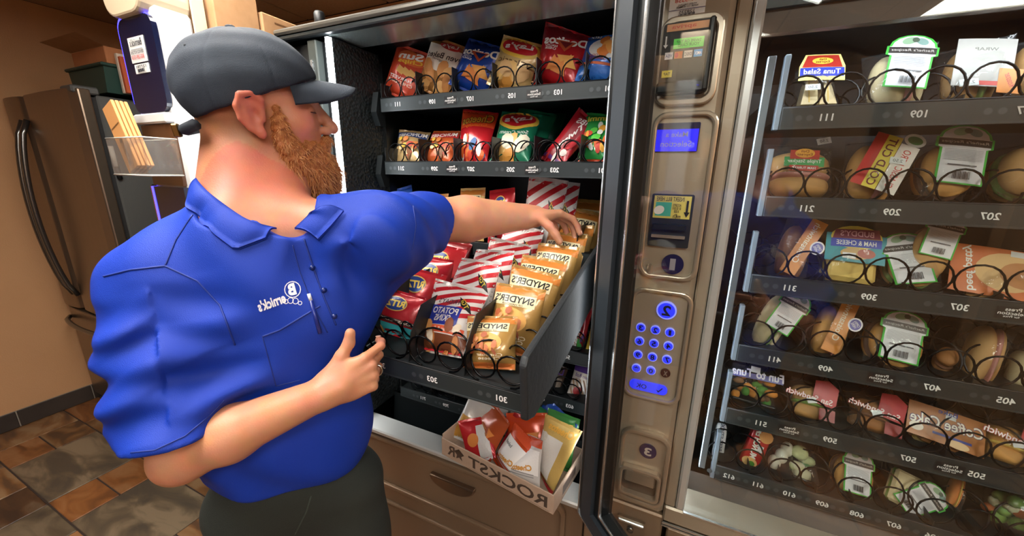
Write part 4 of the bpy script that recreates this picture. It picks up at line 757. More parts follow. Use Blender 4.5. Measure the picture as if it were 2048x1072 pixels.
def lab_sticker(t1, t2, c1, c2, w, h): return [D_poly([(-w/2, 0), (w/2, 0), (w/2, h*.55), (w*.38, h), (-w*.38, h), (-w/2, h*.55)], C('e2d080')), D_rect(0, h*.32, w*.96, h*.34, C(c2)), D_poly([(-w*.44, h*.5), (w*.44, h*.5), (w*.34, h*.96), (-w*.34, h*.96)], C(c1)), D_ell(0, h*.74, w*.46, h*.26, C('e8b840')), D_txt('Deli\nExpress', 0, h*.74, w*.3, h*.2, C('6a1a14'), 0, .02), D_txt(t1, 0, h*.33, w*.8, h*.2, C(W_), 0, .015), D_txt(t2, 0, h*.1, w*.7, h*.08, C('6a1a14'))]
def sandwich(lab, cat, b, t, Yb, dy, wpx, d, make, labels=(), yaw=.05, group=None, name='wrapped_sandwich', film=True, roll=None):
    """make(mbdict, w, h) fills the parts; labels: (decals, x, z, rot) on the front"""
    B, T, w = place(b, t, Yb, dy, wpx); M, h = frame(B, T, yaw); th = thing(name, lab, cat, M=M, group=group)
    P = {}; make(P, w, h, d)
    for n_, mb in P.items(): part(n_.split('#')[0], mb, th, M=M)
    for i, (dec, x, z, rot) in enumerate(labels):
        mb = MB(); dd = [(rot2(np.asarray(T_), math.radians(rot))+(x*w, z*h), m) for T_, m in dec]
        fn = lambda X, Z: -d/2-.004+.9*(X-0)**2-.0015*i
        lay(mb, dd, fn, .02, .0006, .00012)
        T_, m = dd[0]; q = tess(T_, .02).reshape(-1, 2); mb.tris(np.stack([q[:, 0], fn(q[:, 0], q[:, 1])+.0004, q[:, 1]], 1)[::-1], m)
        part('label', mb, th, M=M)
    if film:
        _seed[0] += 1; r = random.Random(_seed[0]); fn = bag_fn(w*1.1, h*1.14, d*1.25, _seed[0], 2.2); me = bag_mesh('wrapper', w*1.1, h*1.14, d*1.3+.012, M_film, [], _seed[0], M_film, 2.5)
        for p in me.polygons: p.use_smooth = True
        part('wrapper', me, th, M=M@Matrix.Translation((0, 0, -.004)))
    return th
def mk_round(top, fill, bot=None):
    def f(P, w, h, d):
        P['bun_top'] = blob(MB(), (0, -d*.2, h*.5), (w*.48, d*.32, h*.46), top, 2.3, seed=1, wob=.02); P['filling'] = blob(MB(), (0, d*.1, h*.5), (w*.5, d*.1, h*.48), fill, 2.3, wob=.03, seed=2); P['bun_bottom'] = blob(MB(), (0, d*.32, h*.5), (w*.48, d*.2, h*.46), bot or top, 2.3)
    return f
def mk_face(top, fill, split=.42):
    """a bun lying flat: dome above, filling, base below, cut face forward"""
    def f(P, w, h, d):
        P['bun_top'] = blob(MB(), (0, 0, h*(split+.24)), (w*.48, d*.48, h*.28), top, 2.4, wob=.02); P['filling'] = blob(MB(), (0, -d*.02, h*split), (w*.47, d*.49, h*.06), fill, 3, wob=.03, seed=4); P['bun_bottom'] = blob(MB(), (0, 0, h*split*.5), (w*.47, d*.48, h*split*.48), top, 3)
    return f
def mk_long(c, fill, lobes=1):
    def f(P, w, h, d):
        P['roll'] = blob(MB(), (-w*.08, d*.04, h*.5), (w*.36, d*.42, h*.49), c, 2.4, wob=.03); P['filling'] = blob(MB(), (w*.2, -d*.1, h*.5), (w*.1, d*.3, h*.46), fill, 2.4, wob=.08, seed=5); P['roll_half'] = blob(MB(), (w*.34, d*.04, h*.5), (w*.14, d*.38, h*.47), c, 2.4, wob=.03)
    return f
def mk_square(c, fill):
    def f(P, w, h, d):
        P['slice'] = MB().box((-w*.46, -d*.45, 0), (w*.46, -d*.12, h*.9), c, .008); P['filling'] = MB().box((-w*.47, -d*.12, 0), (w*.47, d*.08, h*.91), fill, .004); P['slice#2'] = MB().box((-w*.46, d*.08, 0), (w*.46, d*.42, h*.9), c, .008)
    return f
def mk_wedge(c, fill):
    def f(P, w, h, d):
        for k, (x0, x1) in enumerate(((-w*.46, -w*.02), (w*.02, w*.46))):
            P['bread_half#%d' % k] = MB().prism([(x0, 0), (x1, 0), (x1 if k == 0 else x0, h*.9), ((x0+x1)/2, h*.86)], -d*.4, d*.4, c); P['filling#%d' % k] = MB().box(((x0+x1)/2-w*.05, -d*.42, h*.03), ((x0+x1)/2+w*.05, d*.3, h*.7), fill, .004)
    return f
def mk_bits(cols, n, sz):
    def f(P, w, h, d):
        r = random.Random(int(w*1e4)); P['tray'] = MB().box((-w*.5, -d*.5, 0), (w*.5, d*.5, .006), M_blk, .002)
        for i in range(n): P['piece#%d' % i] = blob(MB(), (r.uniform(-.4, .4)*w, r.uniform(-.35, .3)*d, .012+r.uniform(.0, .75)*h), (sz*r.uniform(.7, 1.3), sz*.7, sz*r.uniform(.6, 1)), bread(*cols[i % len(cols)]), 2.2, 10, 7, wob=.1, seed=i)
    return f
def price(x, z, rot=0): return ([D_rect(0, 0, .024, .013, C('d8dcdc')), D_txt('2.50', 0, 0, .015, .006, C('6a6e70'))], x, z, rot)
YS = RTY+.05
GA = ['sandwiches on shelf %d of the food machine' % i for i in range(1, 7)]
def sw(r, lab, b, t, wpx, d, make, labels=(), **k): return sandwich(lab, k.pop('cat', 'sandwich'), b, t, YS, k.pop('dy', .045), wpx, d, make, labels, group=GA[r-1], **k)
# shelf 1
sw(1, 'tuna salad sandwich wedges with red and blue label on the top shelf', (1628, 222), (1628, 150), 76, .05, mk_wedge(B_white, F_cheese), [(lab_sticker('Tuna Salad', '', 'a8281e', '2438b0', .075, .062), .02, .55, -3), price(-.2, .36)])
sw(1, 'folded flatbread wrap with green arched label on the top shelf', (1780, 220), (1795, 112), 118, .055, mk_long(B_white, F_ham), [(lab_green(.062, .105), 0.02, .22, -4)])
sw(1, 'wrap half with grey label and orange sticker on the top shelf', (1925, 212), (1945, 100), 110, .055, mk_long(B_tan, F_let), [([D_rect(0, .045, .075, .09, C('a8a49e')), D_txt('WRAP', 0, .07, .03, .006, C('6a6a66')), D_rect(0, .006, .05, .008, C('c0342c')), D_rect(.035, .012, .03, .045, C('d8842c')), D_txt('Roaster', .035, .014, .026, .009, C('b02a1c'), -70)], .02, .15, 0), price(-.2, .2, 10)])
sw(1, 'clear wrapped sandwich half cut off by the right edge on the top shelf', (2060, 200), (2075, 90), 100, .055, mk_long(B_tan, F_let), [])
# shelf 2
tri = lambda: [D_rect(0, .018, .068, .02, C('2f9c54')), D_rect(0, .004, .05, .012, C('b8342a')), D_rect(0, .033, .05, .02, C('b8342a')), D_ell(0, .036, .034, .02, C('e0a03c')), D_txt('Deli\nExpress', 0, .036, .026, .014, C('6a1a14')), D_txt('Triple Stacker', 0, .018, .058, .010, C(W_), 0, .01), D_txt('HAM TURKEY', 0, .004, .04, .005, C(W_))]
sw(2, 'triple stacker bun sandwich with green and red label on the second shelf', (1588, 398), (1594, 300), 130, .075, mk_face(B_tan, F_ham, .38), [(tri(), 0, .42, -2), price(.28, .98, 14)])
def cold(): return [D_rect(0, .055, .024, .11, C('d8c23c')), D_rect(-.02, .055, .018, .11, C('b8281e')), D_rect(.028, .05, .03, .10, C('e0d8d0')), D_txt('COLD CUT', 0, .055, .1, .014, C('6a1a14'), -90, .02), D_txt('CLASSIC HERO', .028, .05, .08, .012, C('c0342c'), -90), D_ell(.03, .112, .034, .026, C('c8ccc8')), D_ell(.03, .112, .024, .016, C('2f7a3c'))]
sw(2, 'cold cut hero roll with yellow and red band on the second shelf', (1722, 402), (1752, 292), 104, .065, mk_long(B_gold, F_ham), [(cold(), -.12, .12, -12), price(.3, .62, 0)])
sw(2, 'chicken burger in clear wrap with large green label on the second shelf', (1880, 402), (1890, 292), 112, .06, mk_round(B_gold, F_meat), [(lab_green(.066, .115), .04, .18, -4)])
sw(2, 'round roll with green label at the right edge of the second shelf', (2030, 400), (2044, 300), 110, .06, mk_round(B_tan, F_let), [(lab_green(.05, .09), .22, .3, -24)])
# shelf 3
crs = lambda: [D_rect(0, .065, .03, .13, C('d0822c')), D_txt('Croissantwich', 0, .075, .095, .012, C('e8dcc0'), -90, .01), D_ell(.022, .075, .026, .03, C('e0dce4')), D_ell(.022, .075, .02, .024, C('4a4a9c')), D_txt('OPEN\nHERE', .022, .075, .014, .012, C('e0dce4'), -40)]
sw(3, 'long croissant sandwich with orange band on the third shelf', (1567, 556), (1600, 452), 66, .055, mk_long(B_dark, F_ham), [(crs(), -.1, .05, -14)])
bud = lambda: [D_rect(0, .052, .10, .06, C('2a92a0')), D_ell(0, .075, .086, .05, C('d8c04a')), D_poly([(-.04, .07), (.04, .075), (.036, .095), (-.036, .09)], C('7c2440')), D_poly([(-.042, .052), (.042, .056), (.042, .074), (-.042, .07)], C('2440b0')), D_txt("BUDDY'S", 0, .083, .056, .012, C('e0a8b0'), 2, .02), D_txt('HAM & CHEESE', 0, .063, .066, .010, C(W_), 2, .01), D_ell(.0, .04, .05, .025, C('c9a064')), D_ell(.018, .042, .03, .02, C('b05a4c')), D_rect(-.01, .035, .022, .012, C('e0dcdc'))]
sw(3, "ham and cheese square sandwich with teal and blue label on the third shelf", (1690, 566), (1700, 470), 112, .05, mk_square(bread('d8b45c', 'e0c070'), F_cheese), [(bud(), 0, .16, 0)])
sw(3, 'round sandwich with green label tilted on the third shelf', (1815, 578), (1824, 490), 112, .05, mk_round(B_tan, F_let), [(lab_green(.064, .105), -.02, .05, 18)])
sw(3, 'flat sandwich behind the tilted one with an upright green label', (1850, 560), (1862, 452), 80, .03, mk_round(B_tan, F_meat), [(lab_green(.05, .085), .0, .42, -12)], dy=.03, film=False)
jmb = lambda: [D_rect(0, .05, .15, .095, C('c8682c')), D_ell(.0, .052, .086, .075, C('d8b078')), D_ell(.02, .05, .06, .05, C('b87a44')), D_txt('beef patty', -.05, .052, .09, .016, C('e8e0d4'), -84, .02), D_txt('Jump', .056, .045, .075, .03, C('7c1c18'), -80, .04), D_txt('Jump', .056, .045, .072, .028, C('d05040'), -80, .01), D_rect(.012, .09, .02, .011, C('d8d8d4'))]
sandwich('orange packaged jumbo beef patty burger on the third shelf', 'sandwich', (1975, 612), (1985, 520), YS, .045, 140, .06, mk_square(B_tan, F_meat), [(jmb(), 0, .06, 0)], group=GA[2])
# shelf 4
sw(4, 'roll sandwich with tilted green label at the left of the fourth shelf', (1516, 690), (1572, 592), 62, .06, mk_long(B_white, F_let), [(lab_green(.052, .10), .12, .35, -6)])
sw(4, 'croissant sandwich with orange band on the fourth shelf', (1642, 712), (1674, 612), 72, .055, mk_long(B_gold, F_ham), [(crs(), -.02, .1, -6)])
sw(4, 'round burger bun with upright green label on the fourth shelf', (1778, 736), (1788, 638), 116, .06, mk_round(B_gold, F_meat), [(lab_green(.064, .105), -.04, .14, -4)])
sw(4, 'small dinner roll sitting beside the long sub on the fourth shelf', (1888, 735), (1893, 702), 44, .04, mk_round(B_dark, F_meat), [], film=False)
sw(4, 'long plain sub roll in clear wrap on the fourth shelf', (1945, 768), (1980, 652), 72, .06, mk_long(B_tan, F_ham), [])
sw(4, 'white wrapped sandwich at the right edge of the fourth shelf', (2042, 775), (2060, 700), 70, .06, mk_long(B_white, F_ham), [])
# shelf 5
fun = lambda: [D_poly([(-.055, .03), (.055, .036), (.05, .05), (-.05, .042)], C('3a3a8c')), D_txt('Fun to Tuna', 0, .046, .11, .02, C('d8d4e8'), 3, .03), D_rect(-.005, .056, .02, .014, C('dcdce0'))]
sw(5, 'tray of carrots, broccoli and dip with printed band on the fifth shelf', (1500, 808), (1508, 742), 88, .06, mk_bits([('d8862c', 'e09a44'), ('4a8c2c', '5c9c3c'), ('c97a28', 'd89040'), ('7a5230', '8c6238')], 26, .011), [(fun(), 0, .3, 0)], name='vegetable_tray', cat='vegetable tray')
def redl(t): return [D_poly([(.0, .03), (.045, .025), (.05, .07), (.03, .085), (.005, .08)], C('b0202a')), D_txt(t, -.005, .04, .09, .014, C('c0303a'), -4, .05), D_txt(t, -.005, .04, .088, .013, C('e8dcd8'), -4, .015), D_rect(.03, .008, .03, .026, C('8c1c20')), D_rect(.0, .032, .018, .012, C('d8d8d8'), 20)]
sw(5, 'filled bun with red label under the fourth shelf beside the vegetable tray', (1608, 836), (1614, 768), 72, .06, mk_face(B_tan, F_let), [(redl('San Sandwich'), 0, .1, 0)])
sw(5, 'dark filled bun with red label in the middle of the fifth shelf', (1732, 862), (1740, 798), 82, .06, mk_face(B_dark, F_meat), [(redl('San Sandwich'), 0, .08, 0)])
cof = lambda: [D_rect(0, .036, .12, .07, C('a86a34')), D_txt('Coffee Cake', 0, .042, .115, .024, C('4a2a5c'), 4, .05), D_txt('Coffee Cake', 0, .042, .112, .022, C('e8e0d4'), 4, .015), D_rect(.01, .018, .06, .005, C('34408c')), D_ell(-.045, .02, .022, .018, C('e8dccc')), D_ell(.02, .008, .034, .016, C('d8b88c')), D_rect(.005, .06, .016, .012, C('dadada')), D_txt('Bake', 0, .066, .03, .01, C('34408c'))]
sw(5, 'brown coffee cake package on the fifth shelf', (1866, 892), (1874, 822), 100, .055, mk_square(B_dark, F_cheese), [(cof(), 0, .04, 0)], name='coffee_cake', cat='cake')
sw(5, 'yellow filled bun with red label at the right edge of the fifth shelf', (2000, 926), (2012, 850), 100, .06, mk_face(B_gold, F_cheese), [(redl('San Sandwich'), 0, .1, 0)])
# shelf 6
def mk_stick(P, w, h, d): P['pack'] = blob(MB(), (0, 0, h*.5), (w*.5, d*.4, h*.5), foil('c9ccd0'), 5, wob=.0)
sw(6, 'white and silver meat stick pack at the left of the bottom shelf', (1432, 930), (1444, 846), 24, .02, mk_stick, [([D_txt('BEEF STICK', 0, .07, .07, .010, C('26344c'), -90), D_rect(0, .02, .014, .012, C('c0342c'))], 0, .05, 0)], film=False, name='meat_stick', cat='meat stick')
def mk_red(P, w, h, d): P['pack'] = blob(MB(), (0, 0, h*.5), (w*.5, d*.5, h*.5), foil('c02028'), 5, wob=.01)
sw(6, 'red package of sandwich crackers on the bottom shelf', (1490, 940), (1528, 852), 44, .03, mk_red, [([D_txt('MUNCH EM', -.006, .07, .075, .014, C(W_), -84, .03), D_rect(.006, .062, .012, .016, C('dadada')), D_ell(.008, .095, .03, .03, C('d89a58')), D_ell(-.005, .022, .034, .024, C('e0b070')), D_ell(.0, .02, .015, .012, C('4a8c2c'))], 0, .05, 0)], film=False, name='cracker_pack', cat='crackers')
def mk_egg(P, w, h, d):
    for k in range(3): P['egg#%d' % k] = blob(MB(), ((k-1)*w*.22, -d*.1*(k % 2), h*(.3+.22*k)), (w*.26, d*.34, h*.2), bread('d8d4c4', 'c8c2ac'), 2)
sw(6, 'pack of boiled eggs beside the red crackers on the bottom shelf', (1556, 950), (1566, 876), 52, .045, mk_egg, [], name='egg_pack', cat='egg pack'); sw(6, 'pack of eggs with greens on the bottom shelf', (1604, 962), (1612, 900), 54, .045, mk_bits([('b8c08c', 'c8cc9c'), ('3f7a48', '4c8a54'), ('d0ccb0', 'c0ba98')], 9, .016), [], name='egg_pack', cat='egg pack')
sw(6, 'round bun with upright green label on the bottom shelf', (1700, 990), (1702, 908), 88, .05, mk_round(B_gold, F_meat), [(lab_green(.05, .095), 0, .1, -2)])
sw(6, 'sandwich with fallen green label on the bottom shelf', (1800, 1012), (1822, 942), 80, .03, mk_square(B_white, F_let), [(lab_green(.05, .09), -.1, .0, -40)], film=False)
sw(6, 'small orange snack hanging in clear wrap on the bottom shelf', (1900, 1012), (1918, 950), 30, .03, mk_long(bread('c8702c', 'd88a44'), F_cheese), [], name='wrapped_snack', cat='snack')
def mk_bowl(P, w, h, d):
    P['bowl'] = blob(MB(), (0, 0, h*.5), (w*.5, d*.45, h*.5), M_film, 2.2); r = random.Random(3)
    for i in range(26): P['salad_leaf#%d' % i] = blob(MB(), (r.uniform(-.3, .3)*w, r.uniform(-.3, .2)*d, h*r.uniform(.2, .7)), (.014, .009, .011), (F_let, F_let, bread('c8602c', 'd87a40'), bread('d0caa8', 'c0b890'))[i % 4], 2, 9, 6, wob=.2, seed=i)
sw(6, 'clear salad bowl with green label at the right edge of the bottom shelf', (2020, 1066), (2028, 962), 120, .08, mk_bowl, [(lab_green(.05, .09), .22, .2, -16)], film=False, name='salad_bowl', cat='salad')
# ================================================================== THE MAN (implicit surfaces meshed with surface nets)
class Rc:                                   # tapered capsule
    def __init__(s, a, b, ra, rb): s.a, s.b, s.ra, s.rb = np.array(a, float), np.array(b, float), ra, rb
    def __call__(s, p):
        ab = s.b-s.a; t = np.clip((p-s.a)@ab/(ab@ab+1e-12), 0, 1); return np.linalg.norm(p-s.a-t[:, None]*ab, axis=1)-(s.ra+(s.rb-s.ra)*t)
class El:                                   # rotated ellipsoid; R columns are its axes
    def __init__(s, c, r, R=None): s.c, s.r, s.R = np.array(c, float), np.array(r, float), np.eye(3) if R is None else np.asarray(R, float)
    def __call__(s, p):
        q = (p-s.c)@s.R; k0 = np.linalg.norm(q/s.r, axis=1); k1 = np.linalg.norm(q/s.r**2, axis=1)+1e-9; return k0*(k0-1)/k1
class Pl:                                   # half space below the plane is inside
    def __init__(s, c, n): s.c, s.n = np.array(c, float), np.array(n, float)/np.linalg.norm(n)
    def __call__(s, p): return (p-s.c)@s.n
def combine(ds, shapes, act):
    F = None
    for (pr, op, k), d in zip([shapes[i] for i in act], ds):
        if op == '+':
            if F is None: F = d; continue
            h_ = np.clip(.5+.5*(d-F)/k, 0, 1); F = d+(F-d)*h_-k*h_*(1-h_)
        elif F is not None:
            e = -d if op == '-' else d; h_ = np.clip(.5-.5*(e-F)/k, 0, 1); F = e+(F-e)*h_+k*h_*(1-h_)
    return F
def sdf_mesh(shapes, lo, hi, h, disp=None, smooth=True):
    lo, hi = np.array(lo, float), np.array(hi, float); B = 16; nb = np.ceil((hi-lo)/(h*B)).astype(int); n = nb*B+1
    gi = np.stack(np.meshgrid(*[np.arange(k) for k in nb], indexing='ij'), -1).reshape(-1, 3); cen = lo+(gi+.5)*B*h
    D = np.array([s_[0](cen) for s_ in shapes]); allk = list(range(len(shapes))); Fc = combine([D[i] for i in allk], shapes, allk); rad = B*h*.9
    F = np.empty(n, np.float32); sg = np.where(Fc < 0, -1, 1)*B*h
    F[:-1, :-1, :-1] = np.repeat(np.repeat(np.repeat(sg.reshape(nb), B, 0), B, 1), B, 2); F[-1] = 1; F[:, -1] = 1; F[:, :, -1] = 1
    keep = np.where(np.abs(Fc) < rad+.035)[0]; off = np.stack(np.meshgrid(*[np.arange(B)]*3, indexing='ij'), -1).reshape(-1, 3)
    for c0 in range(0, len(keep), 12):
        kb = keep[c0:c0+12]; idx = (gi[kb][:, None]*B+off[None]).reshape(-1, 3); p = lo+idx*h
        act = [i for i in allk if shapes[i][1] == '&' or (D[i][kb] < rad+.07).any()]
        if not any(shapes[i][1] == '+' for i in act): continue
        f = combine([shapes[i][0](p) for i in act], shapes, act)
        if disp is not None: f = f-disp(p)
        F[idx[:, 0], idx[:, 1], idx[:, 2]] = f
    S_ = F < 0; A = np.zeros(np.array(n)-1, np.int8)
    for dx in (0, 1):
        for dy in (0, 1):
            for dz in (0, 1): A += S_[dx:n[0]-1+dx, dy:n[1]-1+dy, dz:n[2]-1+dz]
    cell = np.argwhere((A > 0) & (A < 8)); vid = np.full(A.shape, -1, np.int32); vid[tuple(cell.T)] = np.arange(len(cell))
    P = np.zeros((len(cell), 3)); cnt = np.zeros(len(cell))
    for ax in range(3):
        for u in (0, 1):
            for v in (0, 1):
                o = np.zeros(3, int); o[(ax+1) % 3] = u; o[(ax+2) % 3] = v; e = o.copy(); e[ax] = 1
                a = F[tuple((cell+o).T)]; b = F[tuple((cell+e).T)]; m = (a < 0) != (b < 0); t = np.where(m, a/np.where(m, a-b, 1), 0)
                q = o+np.outer(t, np.eye(3)[ax]); P[m] += q[m]; cnt[m] += 1
    P = lo+(cell+P/np.maximum(cnt, 1)[:, None])*h; faces = []
    for ax in range(3):
        sl0 = [slice(None)]*3; sl1 = [slice(None)]*3; sl0[ax] = slice(0, -1); sl1[ax] = slice(1, None)
        ch = S_[tuple(sl0)] != S_[tuple(sl1)]; ed = np.argwhere(ch); b1, b2 = (ax+1) % 3, (ax+2) % 3
        ok = (ed[:, b1] > 0) & (ed[:, b2] > 0) & (ed[:, b1] < n[b1]-1) & (ed[:, b2] < n[b2]-1) & (ed[:, ax] < n[ax]-1); ed = ed[ok]
        q = []
        for u, v in ((0, 0), (1, 0), (1, 1), (0, 1)):
            c = ed.copy(); c[:, b1] -= u; c[:, b2] -= v; q.append(vid[tuple(c.T)])
        q = np.stack(q, 1); ins = S_[tuple(ed.T)]; q[~ins] = q[~ins][:, ::-1]; faces.append(q)
    Q = np.concatenate(faces); Q = Q[(Q >= 0).all(1)]; return P, Q
def mesh_from(name, P, Q, m, M=None):
    me = bpy.data.meshes.new(name); me.vertices.add(len(P)); me.vertices.foreach_set('co', P.astype(np.float32).ravel()); me.loops.add(Q.size); me.loops.foreach_set('vertex_index', Q.astype(np.int32).ravel())
    me.polygons.add(len(Q)); me.polygons.foreach_set('loop_start', np.arange(0, Q.size, 4, dtype=np.int32)); me.polygons.foreach_set('loop_total', np.full(len(Q), 4, np.int32)); me.update(calc_edges=True); me.validate()
    me.polygons.foreach_set('use_smooth', np.ones(len(me.polygons), bool)); me.materials.append(m); return me
nrm = lambda v: np.asarray(v, float)/np.linalg.norm(v)
# ---- pose
HS = .95; HO = np.array([-.705, .461, 1.543]); HR = np.array([[.624, -.781, .029], [.775, .614, -.148], [.098, .115, .989]])
hp = lambda x, y, z: HO+HS*(HR@np.array([x, y, z], float))
def HE(c, r, R=None): return El(hp(*c), np.array(r)*HS, HR if R is None else HR@R)
def HRc(a, b, ra, rb): return Rc(hp(*a), hp(*b), ra*HS, rb*HS)
NB = np.array([-.705, .402, 1.36]); SHN = np.array([-.776, .302, 1.266]); SHF = np.array([-.492, .525, 1.335]); FW = nrm((.68, -.73, 0)); LT = nrm((.73, .68, .1))
ELN = np.array([-.666, .238, 1.014]); WRN = np.array([-.497, .364, 1.094]); ELF = np.array([-.520, .735, 1.338]); WRF = np.array([-.368, .915, 1.338])
TR = np.stack([LT, FW, np.cross(LT, FW)], 1)
def hand(wr, X, N, T, curls, thumb, sp=1., z=1.):
    X = nrm(X); N = nrm(N-X*(N@X)); T0 = np.cross(N, X); T = T0 if T0@T > 0 else -T0; R = np.stack([X, T, N], 1); at = lambda x, t, n_: wr+X*x+T*t+N*n_
    o = [(El(at(.05, .002, 0), (.05, .043, .0165), R), '+', .012), (Rc(at(.0, 0, 0), at(.03, 0, 0), .029, .03), '+', .012), (El(at(.03, .024, -.008), (.034, .018, .016), R), '+', .01)]
    joints = []
    for i, (t, x0, L) in enumerate(((.031, .092, (.044, .026, .02)), (.0105, .097, (.048, .03, .021)), (-.0105, .093, (.045, .028, .02)), (-.030, .084, (.035, .021, .018)))):
        p = at(x0, t*sp, .003); a = 0; o.append((Rc(at(.03, t*.6, 0), p, .011, .0105), '+', .008)); r = .0098 if i < 3 else .0086; js = [p]
        for k in range(3):
            a += math.radians(curls[i][k]); d = X*math.cos(a)-N*math.sin(a)+T*(.02*(1.5-i)); q = p+nrm(d)*L[k]; o.append((Rc(p, q, r, r*.93), '+', .003)); r *= .93; p = q; js.append(p)
        joints.append(js)
    p = at(.022, .028, -.004); r = .0135
    for (x, t, n_), L in zip(thumb, (.040, .027, .021)): q = p+nrm(X*x+T*t+N*n_)*L; o.append((Rc(p, q, r, r*.9), '+', .005)); r *= .9; p = q
    for q in o:
        g = q[0]
        if isinstance(g, El): g.c = wr+(g.c-wr)*z; g.r = g.r*z
        else: g.a = wr+(g.a-wr)*z; g.b = wr+(g.b-wr)*z; g.ra *= z; g.rb *= z
    joints = [[wr+(k-wr)*z for k in js] for js in joints]
    return o, joints
hn, jn = hand(WRN, np.array([.043, .056, .020]), np.array([.74, -.58, .18]), np.array([0, 0, 1.]), [(38, 42, 20), (66, 74, 40), (74, 80, 40), (78, 78, 40)], [(.85, .6, -.1), (.75, .62, -.05), (.45, .85, .1)], z=.86)
hf, jf = hand(WRF, np.array([.062, .080, -.002]), np.array([-.25, .1, 1.]), np.array([.8, -.6, -.1]), [(22, 34, 22), (28, 40, 24), (30, 42, 26), (30, 44, 28)], [(.55, .5, -.75), (.5, .25, -.9), (.5, .05, -.9)])
body = [(HE((-.008, 0, .045), (.1, .075, .088)), '+', .02), (HE((.042, 0, -.015), (.058, .06, .085)), '+', .03), (HE((.048, 0, -.085), (.055, .05, .038)), '+', .03)]
for s_ in (-1, 1): body += [(HE((.058, .042*s_, -.014), (.03, .022, .026)), '+', .02)]
body += [(HE((.086, 0, .034), (.014, .045, .013)), '+', .014)]
for s_ in (-1, 1): body += [(HE((.103, .034*s_, .012), (.014, .017, .012)), '-', .012), (HE((.080, .033*s_, .010), (.0145, .017, .0125)), '+', .004), (HRc((.094, .018*s_, .0075), (.083, .05*s_, .007), .0022, .0022), '+', .003)]
body += [(HRc((.094, 0, .022), (.1195, 0, -.022), .0085, .0115), '+', .01), (HE((.1215, 0, -.0275), (.0115, .012, .0105)), '+', .006)]
for s_ in (-1, 1): body += [(HE((.1085, .0135*s_, -.0305), (.0115, .0085, .0085)), '+', .005)]
body += [(HE((.100, 0, -.057), (.013, .024, .0075)), '+', .006), (HE((.098, 0, -.071), (.012, .02, .0075)), '+', .006), (HE((.088, 0, -.10), (.022, .028, .022)), '+', .02)]
body += [(Rc(hp(-.03, 0, -.04), NB+np.array([-.01, .01, .02]), .062, .068), '+', .03), (Rc(hp(.02, 0, -.085), NB+FW*.03, .04, .05), '+', .03), (Rc(hp(.025, 0, -.09), PD(560, 445, .66), .042, .046), '+', .03)]
for s_ in (-1, 1):                          # ears: outer rim, lobe, inner ridge
    y = .073*s_; o_ = .013*s_
    rim = [(.012, y, .012), (.016, y+o_*.6, .026), (.004, y+o_*1.0, .036), (-.012, y+o_*1.25, .033), (-.021, y+o_*1.3, .016), (-.019, y+o_*1.1, -.004), (-.009, y+o_*.8, -.02), (.002, y+o_*.4, -.029)]
    for a, b in zip(rim[:-1], rim[1:]): body.append((HRc(a, b, .0048, .0048), '+', .003))
    body += [(HE((-.003, y+o_*.35, .009), (.019, .0075, .034)), '+', .008), (HE((.004, y+o_*.5, -.028), (.008, .0055, .011)), '+', .005), (HRc((-.010, y+o_*.9, .022), (-.009, y+o_*.8, -.008), .004, .004), '+', .004), (HE((.002, y+o_*1.1, .002), (.0075, .009, .011)), '-', .004), (HRc((.013, y+o_*.3, .006), (.013, y+o_*.35, -.006), .0045, .004), '+', .003)]
body += [(El((-.67, .412, 1.2), (.13, .09, .17), TR), '+', .04), (El((-.675, .41, 1.0), (.125, .09, .2), TR), '+', .04), (Rc(NB, SHN, .05, .055), '+', .03), (Rc(NB, SHF, .05, .055), '+', .03)]
body += [(Rc(SHN, ELN, .050, .040), '+', .02), (El(ELN+np.array([-.012, -.008, -.014]), (.030, .028, .034)), '+', .02), (Rc(ELN+(WRN-ELN)*.02, ELN+(WRN-ELN)*.32, .038, .044), '+', .02), (Rc(ELN+(WRN-ELN)*.32, WRN, .042, .0255), '+', .015)]
body += [(Rc(SHF, ELF, .055, .047), '+', .02), (Rc(ELF, ELF+(WRF-ELF)*.3, .052, .056), '+', .02), (Rc(ELF+(WRF-ELF)*.3, WRF, .056, .033), '+', .015)]
nh = len(body)
body += hn+hf
P, Q = sdf_mesh(body, (-.94, .12, .80), (-.18, 1.12, 1.72), .0032)
M_skin = mat('skin', 'd9a080', .42, spec=.35, sss=.12, bump=(420, .12)); nt = M_skin.node_tree
at_ = nt.nodes.new('ShaderNodeAttribute'); at_.attribute_name = 'tone'; nz = nt.nodes.new('ShaderNodeTexNoise'); nz.inputs['Scale'].default_value = 38; nz.inputs['Detail'].default_value = 6
mx1 = nt.nodes.new('ShaderNodeMix'); mx1.data_type = 'RGBA'; mx1.blend_type = 'OVERLAY'; mx1.inputs[0].default_value = .22
tc = nt.nodes.new('ShaderNodeTexCoord'); nt.links.new(tc.outputs['Object'], nz.inputs['Vector']); nt.links.new(at_.outputs['Color'], mx1.inputs[6]); nt.links.new(nz.outputs['Color'], mx1.inputs[7]); nt.links.new(mx1.outputs[2], nt.nodes['Principled BSDF'].inputs['Base Color'])
person = thing('person', 'man in a blue polo shirt and dark cap reaching into the open machine', 'person', (-.63, .37, 0))
me = mesh_from('body', P, Q, M_skin)
L = (P-HO)@HR/HS; base = np.array(lin('c08566')[:3]); col = np.tile(base, (len(P), 1))
def mixc(w, hx):
    w = np.clip(w, 0, 1)[:, None]; col[:] = col*(1-w)+np.array(lin(hx)[:3])*w
ss = lambda x, a, b: np.clip((x-a)/(b-a), 0, 1)
hd_ = ss(P[:, 2], 1.33, 1.42)*ss(np.linalg.norm(L, axis=1), .27, .13)
mixc(hd_*.18, 'bb6e58'); mixc(hd_*(np.abs(L[:, 1]) > .071)*.55, 'c05c50')                       # ruddier head, red ears
